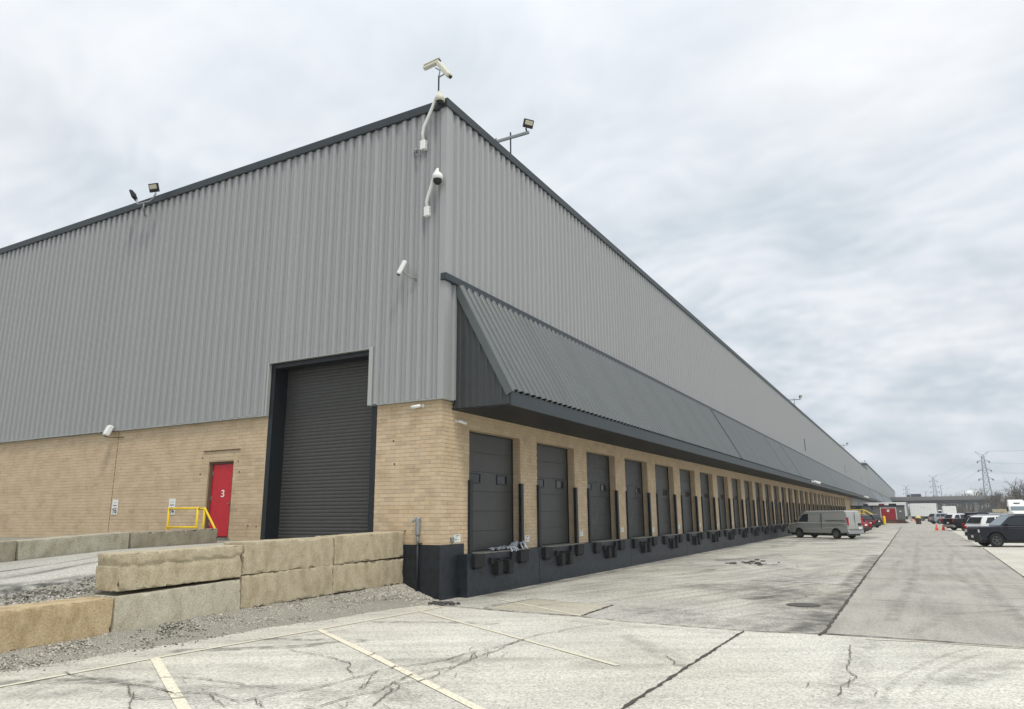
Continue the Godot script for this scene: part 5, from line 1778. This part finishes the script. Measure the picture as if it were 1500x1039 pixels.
		bevel_box(s, Vector3(-0.2, 0, -0.2), Vector3(0.2, 0.045, 0.2), 0.015)
		obj("base", s, M.orange, o)
	# trash barrel with a bag
	o = thing("trash_barrel", "brown trash barrel with a yellow bag over its rim", "trash can", Vector3(10.5, 0, -121))
	s = mb(true)
	lathe(s, [Vector2(0.36, 0.0), Vector2(0.38, 0.05), Vector2(0.40, 0.95), Vector2(0.42, 1.0)], 16)
	obj("barrel", s, M.rust_dark, o)
	s = mb(true)
	lathe(s, [Vector2(0.43, 0.93), Vector2(0.46, 1.02), Vector2(0.36, 1.16), Vector2(0.16, 1.26), Vector2(0.001, 1.28)], 12)
	obj("bag", s, M.straw, o)
	# box truck
	o = thing("box_truck", "white box truck parked past the trailers, below the overpass", "truck", Vector3(17.5, 0, -190))
	s = mb()
	bevel_box(s, Vector3(-1.4, 0.9, -6), Vector3(1.4, 3.2, 0), 0.06)
	obj("box_body", s, M.white, o)
	s = mb()
	bevel_box(s, Vector3(-2.9, 0.6, -3.6), Vector3(-1.42, 2.3, -1.2), 0.12)
	obj("cab", s, M.white, o)
	s = mb()
	box(s, Vector3(-2.5, 1.5, -1.21), Vector3(-1.7, 2.1, -1.18))
	obj("side_window", s, M.dark_glass, o)
	for q in [[-1.0, -0.3], [1.0, -0.3], [-2.3, -1.4]]: wheel(o, q[0], q[1], 0.45, 1.0, M.rim)
	# white semi truck facing the yard
	o = thing("semi_truck", "white semi truck with a tall sleeper cab, facing this way", "truck", Vector3(25.3, 0, -133))
	s = mb()
	shell(s, pts2("-2.6,1.0 0.0,1.0 0.1,2.0 -0.25,2.85 -1.3,3.75 -2.6,3.85"), func(v: Vector2) -> float: return 1.22 - 0.10 * smoothstep(2.6, 3.8, v.y), 0.10)
	var cab := obj("sleeper_cab", s, M.white, o)
	cab.rotation.y = -PI / 2
	s = mb()
	shell(s, pts2("-0.1,0.7 1.9,0.7 1.95,1.5 1.8,1.75 0.0,2.0"), func(v: Vector2) -> float: return 1.0 - 0.12 * smoothstep(0.8, 1.9, v.x), 0.10)
	obj("bonnet", s, M.white, o).rotation.y = -PI / 2
	s = mb()
	quad(s, Vector3(-1.0, 2.08, 0.12), Vector3(1.0, 2.08, 0.12), Vector3(0.95, 2.72, -0.17), Vector3(-0.95, 2.72, -0.17))
	obj("windscreen", s, M.windscreen, o)
	s = mb()
	box(s, Vector3(-0.45, 3.18, -0.60), Vector3(0.45, 3.34, -0.52))
	obj("roof_marker", s, M.dark_glass, o)
	s = mb()
	box(s, Vector3(-0.7, 0.8, 1.9), Vector3(0.7, 1.5, 1.97))
	obj("grille", s, M.chrome, o)
	s = mb()
	bevel_box(s, Vector3(-1.2, 0.4, 1.7), Vector3(1.2, 0.75, 2.02), 0.05)
	obj("bumper", s, M.chrome, o)
	for g in [-1.0, 1.0]:
		s = mb()
		bevel_box(s, Vector3(g * 1.45 - 0.12, 1.9, -0.1), Vector3(g * 1.45 + 0.12, 2.7, 0.05), 0.03)
		obj("mirror", s, M.black, o)
		s = mb()
		box(s, Vector3(g * 1.235 - 0.01, 2.0, -0.95), Vector3(g * 1.235 + 0.01, 2.7, -0.3))
		obj("side_window", s, M.dark_glass, o)
		var wl := Node3D.new()
		wl.name = "wheel"
		o.add_child(wl, true)
		wl.position = Vector3(g * 1.1, 0.5, 1.2)
		s = mb(true)
		tube(s, [Vector3(-0.14, 0, 0), Vector3(0.14, 0, 0)], 0.5, -1, 18)
		obj("tyre", s, M.rubber, wl)
	s = mb()
	box(s, Vector3(-0.45, 0.5, -7), Vector3(0.45, 0.9, 0))
	obj("chassis", s, M.black, o)
	# low concrete wall
	o = thing("concrete_wall", "low tan concrete wall between the overpass and the white semi truck", "wall", Vector3(30, 0, -200))
	for i in 5:
		s = mb()
		bevel_box(s, Vector3(-3.1 + i * 2.45, 0, -0.3), Vector3(-0.68 + i * 2.45, 2.44, 0), 0.04)
		obj("panel", s, M.concrete[3], o)

# ---------------------------------------------------------------- far away
func limb(s: SurfaceTool, a: Vector3, d: Vector3, ln: float, r: float, depth: int, r2: RandomNumberGenerator) -> void:
	var pts := [a]
	var p := a
	var q := d
	for i in 3:
		q = (q + Vector3(r2.randf_range(-0.22, 0.22), r2.randf_range(-0.05, 0.2), r2.randf_range(-0.22, 0.22))).normalized()
		p += q * ln / 3
		pts.append(p)
	tube(s, pts, r, r * 0.55, 4 if depth > 1 else 3, false)
	if depth == 0: return
	for k in r2.randi_range(3, 4):
		var t := r2.randf_range(0.45, 1.0)
		var from: Vector3 = (pts[0] as Vector3).lerp(pts[1], t * 3) if t < 0.33 else ((pts[1] as Vector3).lerp(pts[2], t * 3 - 1) if t < 0.67 else (pts[2] as Vector3).lerp(pts[3], t * 3 - 2))
		var f := ring_frame(q)
		var an := r2.randf() * TAU
		var nd: Vector3 = (q * r2.randf_range(0.55, 1.0) + (f[0] * cos(an) + f[1] * sin(an)) * r2.randf_range(0.45, 0.9) + Vector3.UP * 0.15).normalized()
		limb(s, from, nd, ln * r2.randf_range(0.55, 0.78), r * 0.52, depth - 1, r2)

func bare_tree(seed_: int, h: float) -> Array:   # trunk mesh, crown mesh
	var r := RandomNumberGenerator.new()
	r.seed = seed_
	var tr := mb(true)
	var top := Vector3(r.randf_range(-0.4, 0.4), h * 0.42, r.randf_range(-0.4, 0.4))
	tube(tr, [Vector3(0, -0.3, 0), Vector3(top.x * 0.3, h * 0.2, 0), top], h * 0.032, h * 0.02, 6)
	tr.generate_normals()
	var cr := mb()
	for k in 6:
		var an := TAU * k / 6 + r.randf()
		var from := Vector3(0, -0.3, 0).lerp(top, r.randf_range(0.6, 1.0))
		limb(cr, from, Vector3(cos(an) * 0.7, r.randf_range(0.7, 1.2), sin(an) * 0.7).normalized(), h * 0.30, h * 0.013, 3, r)
	cr.generate_normals()
	return [tr.commit(), cr.commit()]

func pylon(label: String, at: Vector3, h: float, turn: float) -> Node3D:
	var o := thing("transmission_tower", label, "pylon", at, turn, "transmission towers beyond the lot")
	var wid := func(y: float) -> float: return lerpf(2.2, 0.5, clampf(y / (h * 0.93), 0, 1))
	var s := mb()
	var lv := [0.0, 0.16, 0.30, 0.42, 0.53, 0.62, 0.70, 0.78, 0.86, 0.93]
	for g in [Vector2(1, 1), Vector2(-1, 1), Vector2(-1, -1), Vector2(1, -1)]:
		tube(s, [Vector3(g.x * wid.call(0.0), 0, g.y * wid.call(0.0)), Vector3(g.x * wid.call(h * 0.93), h * 0.93, g.y * wid.call(h * 0.93))], 0.11, 0.07, 4, false)
	obj("legs", s, M.galvanised, o)
	s = mb()
	var cs := [Vector2(1, 1), Vector2(-1, 1), Vector2(-1, -1), Vector2(1, -1)]
	for i in lv.size() - 1:
		var y0: float = lv[i] * h
		var y1: float = lv[i + 1] * h
		for k in 4:
			var a: Vector2 = cs[k]
			var b: Vector2 = cs[(k + 1) % 4]
			var w0: float = wid.call(y0)
			var w1: float = wid.call(y1)
			tube(s, [Vector3(a.x * w0, y0, a.y * w0), Vector3(b.x * w1, y1, b.y * w1)], 0.055, -1, 3, false)
			tube(s, [Vector3(b.x * w0, y0, b.y * w0), Vector3(a.x * w1, y1, a.y * w1)], 0.07, -1, 3, false)
			tube(s, [Vector3(a.x * w1, y1, a.y * w1), Vector3(b.x * w1, y1, b.y * w1)], 0.07, -1, 3, false)
	obj("lattice", s, M.galvanised, o)
	for y in [0.56, 0.70, 0.84]:
		for g in [-1.0, 1.0]:
			s = mb()
			var w: float = wid.call(h * y)
			for z in [-1.0, 1.0]:
				tube(s, [Vector3(g * w, h * y, z * w), Vector3(g * (w + 1.9), h * y + 0.2, 0)], 0.10, 0.08, 3, false)
				tube(s, [Vector3(g * w, h * y + 1.0, z * w), Vector3(g * (w + 1.9), h * y + 0.2, 0)], 0.08, -1, 3, false)
			obj("cross_arm", s, M.galvanised, o)
			s = mb()
			lathe(s, [Vector2(0.05, 0.0), Vector2(0.30, -0.1), Vector2(0.30, -0.7), Vector2(0.05, -0.85)], 6, Transform3D(Basis.IDENTITY, Vector3(g * (w + 1.9), h * y + 0.15, 0)))
			obj("insulator", s, M.black, o)
	s = mb()
	for g in [-1.0, 1.0]:
		tube(s, [Vector3(0, h * 0.94, 0), Vector3(g * 3.0, h, 0)], 0.12, 0.07, 4, false)
		tube(s, [Vector3(g * 0.7, h * 0.90, 0), Vector3(g * 3.0, h, 0)], 0.07, -1, 3, false)
	obj("horns", s, M.galvanised, o)
	return o

func far_things() -> void:
	M.galvanised = mat(srgb(142, 148, 154), 0.6, 0.2)
	M.bark = mat(srgb(100, 90, 82), 0.95)
	M.twig = mat(srgb(112, 100, 90), 0.95)
	M.bark_dark = mat(srgb(80, 74, 66), 0.95)
	M.deck = mat(srgb(128, 126, 122), 0.9)
	M.girder = mat(srgb(74, 76, 78), 0.7)
	# overpass
	var o := thing("overpass", "gray highway overpass crossing beyond the trailers", "bridge", Vector3(0, 0, -400))
	var s := mb()
	box(s, Vector3(-90, 7.4, -12), Vector3(46, 8.1, 0))
	obj("deck", s, M.deck, o)
	s = mb()
	box(s, Vector3(-90, 8.1, -0.35), Vector3(46, 9.2, 0.05)); box(s, Vector3(-90, 8.1, -12.05), Vector3(46, 9.2, -11.7))
	obj("parapet", s, M.deck, o)
	for k in 4:
		s = mb()
		box(s, Vector3(-90, 5.9, -1.4 - k * 3.0), Vector3(46, 7.4, -1.0 - k * 3.0))
		obj("girder", s, M.girder, o)
	for x in [-40.0, -14.0, 10.0, 36.0]:
		s = mb()
		box(s, Vector3(x - 0.7, -0.2, -1.9), Vector3(x + 0.7, 5.9, -0.9)); box(s, Vector3(x - 0.7, -0.2, -10.9), Vector3(x + 0.7, 5.9, -9.9)); box(s, Vector3(x - 0.8, 5.1, -11.5), Vector3(x + 0.8, 5.9, -0.5))
		obj("pier", s, M.deck, o)
	s = mb()
	prism(s, PackedVector2Array([Vector2(34, -0.2), Vector2(52, -0.2), Vector2(52, 7.3), Vector2(46, 5.9)]), -13.0, 1.0)
	obj("abutment", s, M.girder, o)
	o = thing("highway_truck", "dark semi trailer on the overpass deck", "truck", Vector3(11.4, 8.1, -403))
	s = mb()
	bevel_box(s, Vector3(-2.3, 0.9, -2.4), Vector3(2.3, 2.55, 0), 0.08)
	obj("box_body", s, M.girder, o)
	s = mb()
	bevel_box(s, Vector3(-4.0, 0.7, -2.3), Vector3(-2.5, 2.2, -0.1), 0.1)
	obj("cab", s, M.black, o)
	for x in [-3.3, -1.2, 1.2]: wheel(o, x, -0.2, 0.5, 1.0, M.rim)
	o = thing("leaning_panel", "dark tilted panel propped before the overpass abutment", "panel", Vector3(28.5, 0, -250))
	s = mb()
	prism(s, PackedVector2Array([Vector2(-3.6, 0.0), Vector2(4.2, 0.0), Vector2(3.0, 3.6)]), -0.15, 0.15)
	obj("board", s, M.girder, o)
	s = mb()
	tube(s, [Vector3(2.9, 3.4, 0), Vector3(3.4, 0.0, -2.0)], 0.1)
	obj("prop", s, M.girder, o)
	# transmission towers and their cables
	pylon("tall lattice transmission tower closest to the trees", Vector3(44.0, -0.2, -430), 32.4, 0.06)
	pylon("smaller hazy lattice tower in the middle of the line", Vector3(25.6, -0.2, -650), 30.4, 0.06)
	pylon("faintest lattice tower, close to the warehouse's far end", Vector3(5.0, -0.2, -800), 28.0, 0.06)
	var arm_y := [0.56, 0.70, 0.84, 1.0]
	var arm_n := ["bottom", "middle", "upper", "topmost"]
	for i in 4:
		for g in [-1.0, 1.0]:
			s = mb()
			var stops := [Vector3(150, 0, -150), Vector3(44, 0, -430), Vector3(25.6, 0, -650), Vector3(5, 0, -800)]
			var hs := [33.0, 32.4, 30.4, 28.0]
			for k in 3:
				var pts := []
				for j in 13:
					var t := j / 12.0
					var p: Vector3 = stops[k].lerp(stops[k + 1], t)
					p.x += g * 3.0
					p.y = lerpf(hs[k], hs[k + 1], t) * arm_y[i] - (7.0 if k == 0 else 4.0) * 4.0 * t * (1 - t) - (0.8 if i < 3 else 0.0)
					pts.append(p)
				tube(s, pts, 0.024, -1, 3, false)
			tag(obj("power_cable", s, M.galvanised), "power cable strung from the %s arms on the %s side of the towers" % [arm_n[i], "warehouse" if g < 0 else "tree"], "cable", "power cables")
	for q in [["thin pole by the overpass, near the faintest tower", 16.2, 12.4], ["slender pole standing beyond the overpass, before the white tank", 33.9, 12.4], ["street lamp pole beside the hazy middle tower", 23.4, 15.6]]:
		o = thing("utility_pole", q[0], "pole", Vector3(q[1], -0.2, -430), 0.0, "poles beyond the overpass")
		s = mb()
		tube(s, [Vector3.ZERO, Vector3(0, q[2], 0)], 0.2, 0.14, 6)
		obj("shaft", s, M.galvanised, o)
		s = mb()
		tube(s, [Vector3(-0.2, q[2] - 0.3, 0), Vector3(1.2, q[2] + 0.3, 0)], 0.1, -1, 5)
		obj("arm", s, M.galvanised, o)
	o = thing("storage_tank", "white dome of a storage tank behind the bare trees", "tank", Vector3(43.0, 0, -520))
	s = mb(true)
	lathe(s, [Vector2(6.5, 0), Vector2(6.5, 12.2), Vector2(5.2, 13.6), Vector2(3.0, 14.4), Vector2(0.001, 14.7)], 24)
	obj("shell", s, M.white, o)
	# bare winter trees: each its own, then copies
	var kinds := []
	for i in 5: kinds.append(bare_tree(900 + i * 13, 9.0 + i))
	var r := RandomNumberGenerator.new()
	r.seed = 31
	for i in 84:
		var t := i / 83.0
		var x := lerpf(15.0, 72.0, t) + r.randf_range(-1.5, 1.5)
		var near := x > 33.0
		var z := r.randf_range(-318, -250) if near else r.randf_range(-480, -430)
		var h := 0.62 + 0.30 * smoothstep(30, 44, x) + r.randf_range(-0.08, 0.22)
		if not near: h *= 1.55
		var k: Array = kinds[r.randi() % 5]
		o = thing("bare_tree", "bare brown tree in the row beyond the parking lot, behind the white semi truck" if near else "bare brown tree in the row beyond the overpass", "tree", Vector3(x if near else x * 1.45 - 4.0, -0.3, z), r.randf() * TAU, "bare trees behind the lot" if near else "bare trees beyond the overpass")
		o.scale = Vector3.ONE * h
		obj("trunk", k[0], M.bark, o)
		obj("crown", k[1], M.twig if r.randf() < 0.6 else M.bark_dark, o)
	# brush under them, too thick to tell apart
	s = mb()
	for i in 5200:
		var x := r.randf_range(33, 90)
		var z := r.randf_range(-330, -262)
		var h := r.randf_range(0.8, 4.6) * (0.7 + 0.5 * smoothstep(34, 50, x))
		var a := r.randf() * TAU
		var w := r.randf_range(0.15, 0.5)
		var b := Vector3(x, -0.2 + r.randf_range(0.0, 1.2), z)
		var tip := b + Vector3(r.randf_range(-1.2, 1.2), h, r.randf_range(-1.2, 1.2))
		tri(s, b - Vector3(cos(a), 0, sin(a)) * w, b + Vector3(cos(a), 0, sin(a)) * w, tip)
	var th := obj("brush", s, M.brush)
	tag(th, "tangled brown brush under the bare trees", "brush", "", "stuff")
	s = mb()
	for i in 3600:
		var x := r.randf_range(-20, 90)
		var z := r.randf_range(-470, -425)
		var h := r.randf_range(0.8, 6.2)
		var a := r.randf() * TAU
		var w := r.randf_range(0.2, 0.7)
		var b := Vector3(x, -0.2, z)
		tri(s, b - Vector3(cos(a), 0, sin(a)) * w, b + Vector3(cos(a), 0, sin(a)) * w, b + Vector3(r.randf_range(-1.5, 1.5), h, r.randf_range(-1.5, 1.5)))
	th = obj("brush", s, M.brush)
	tag(th, "low brown brush behind the overpass", "brush", "", "stuff")

# ---------------------------------------------------------------- small things on the ground
func small_details() -> void:
	# loose stone along the foot of the blocks, on the ramp and at the pier
	var r := RandomNumberGenerator.new()
	r.seed = 77
	var n := fnl(1.3, 5, 2)
	var stone := mb()
	var pr := []
	for k in 9:
		pr.append(Vector3(r.randf_range(-1, 1), r.randf_range(-0.7, 0.7), r.randf_range(-1, 1)).normalized() * Vector3(0.5, 0.36, 0.42))
	# a squat irregular polyhedron: two rings and two tips
	var ra := []
	var rb := []
	for k in 5:
		var a := TAU * k / 5
		ra.append(Vector3(cos(a) * 0.48 * (0.8 + 0.3 * r.randf()), 0.10, sin(a) * 0.42 * (0.8 + 0.3 * r.randf())))
		rb.append(Vector3(cos(a + 0.5) * 0.50 * (0.8 + 0.3 * r.randf()), -0.14, sin(a + 0.5) * 0.45 * (0.8 + 0.3 * r.randf())))
	for k in 5:
		var m := (k + 1) % 5
		tri(stone, ra[k], Vector3(0.05, 0.3, -0.04), ra[m])
		tri(stone, rb[k], rb[m], Vector3(0, -0.3, 0))
		quad_out(stone, ra[k], ra[m], rb[m], rb[k], Vector3.ZERO)
	stone.generate_normals()
	var sm: ArrayMesh = stone.commit()
	var spots := []
	var put := func(x: float, z: float, size: float) -> void:
		var b := Basis(Vector3(r.randf_range(-1, 1), r.randf_range(-1, 1), r.randf_range(-1, 1)).normalized(), r.randf() * TAU).scaled(Vector3(size, size, size) * Vector3(r.randf_range(0.8, 1.3), r.randf_range(0.6, 1.0), r.randf_range(0.8, 1.2)))
		var g := r.randf_range(0.55, 1.0)
		if r.randf() < 0.12: g *= 0.45
		var dk := Vector2(x + 0.45, z - 6.7).length() if x > -1.1 else Vector2(x + 2.5, (z - 7.6) * 0.5).length()
		if r.randf() < 1.15 - dk * 1.3: g *= 0.38
		spots.append([Transform3D(b, Vector3(x, maxf(0.0, up_hill(x, z)) + size * 0.12, z)), Color(g, g * 0.99, g * 0.965)])
	for i in 8200:
		var z := r.randf_range(0.0, 11.0)
		var x := -1.05 + absf(r.randfn(0.0, 0.36 if z < 4.0 else 0.26))
		if n.get_noise_2d(x * 2, z) < -0.25 or x > 0.9: continue
		put.call(x, z, r.randf_range(0.012, 0.045) * (1.4 if r.randf() < 0.06 else 1.0))
	for i in 2600:
		put.call(-1.04 + absf(r.randfn(0.0, 0.45)), absf(r.randfn(0.03, 0.55)), r.randf_range(0.015, 0.06))
	for i in 420:
		put.call(r.randf_range(-0.25, 0.7) + 0.1, 0.05 + absf(r.randfn(0.0, 0.28)), r.randf_range(0.015, 0.05))
	for i in 4200:
		put.call(-1.7 - absf(r.randfn(0.0, 0.8)), r.randf_range(6.2, 13.0), r.randf_range(0.015, 0.06))
	for i in 900:
		put.call(r.randf_range(-6, -1.7), r.randf_range(3.0, 13.0), r.randf_range(0.012, 0.035))
	var mm := MultiMesh.new()
	mm.transform_format = MultiMesh.TRANSFORM_3D
	mm.use_colors = true
	mm.mesh = sm
	mm.instance_count = spots.size()
	for i in spots.size():
		mm.set_instance_transform(i, spots[i][0])
		mm.set_instance_color(i, spots[i][1])
	var mi := MultiMeshInstance3D.new()
	mi.name = "loose_gravel"
	mi.multimesh = mm
	var sm2 := mat(srgb(204, 200, 190), 0.95)
	sm2.vertex_color_use_as_albedo = true
	mi.material_override = sm2
	tag(mi, "loose gray gravel along the foot of the concrete blocks", "gravel", "", "stuff")
	add_child(mi)
	# crumbled dark asphalt at the foot of the pier and beside the blocks
	var s := mb()
	for i in 40:
		var c := Vector3(0.45 + r.randfn(0.0, 0.16), 0.02, 0.5 + r.randfn(0.0, 0.10))
		var q := r.randf_range(0.02, 0.05)
		box(s, Vector3(-q, -0.02, -q), Vector3(q, q * 0.7, q * 0.8), Transform3D(Basis(Vector3.UP, r.randf() * TAU) * Basis(Vector3.RIGHT, r.randf_range(-0.4, 0.4)), c))
	tag(obj("asphalt_crumbs", s, M.asphalt_dark), "black crumbled asphalt at the foot of the painted pier", "rubble", "", "stuff")
	# manhole cover in the dock apron
	var o := thing("drain_cover", "round dark drain cover set in the worn dock apron", "manhole", Vector3(7.83, 0.006, -2.75))
	s = mb()
	lathe(s, [Vector2(0.30, 0.0), Vector2(0.30, 0.006), Vector2(0.25, 0.008), Vector2(0.001, 0.008)], 24)
	obj("cover", s, M.asphalt_dark, o)
	s = mb()
	lathe(s, [Vector2(0.36, -0.001), Vector2(0.36, 0.005), Vector2(0.305, 0.005)], 24)
	obj("ring", s, M.joint, o)
	# broken asphalt left in a pothole
	s = mb()
	for i in 22:
		var c := Vector3(4.2 + r.randfn(0.0, 0.35), 0.01, -16.3 + r.randfn(0.0, 0.5))
		var q := r.randf_range(0.03, 0.10)
		box(s, Vector3(-q, -0.02, -q), Vector3(q, q * 0.5, q * 0.8), Transform3D(Basis(Vector3.UP, r.randf() * TAU), c))
	tag(obj("pothole_rubble", s, M.asphalt_dark), "dark broken asphalt in a pothole of the dock apron", "rubble", "", "stuff")
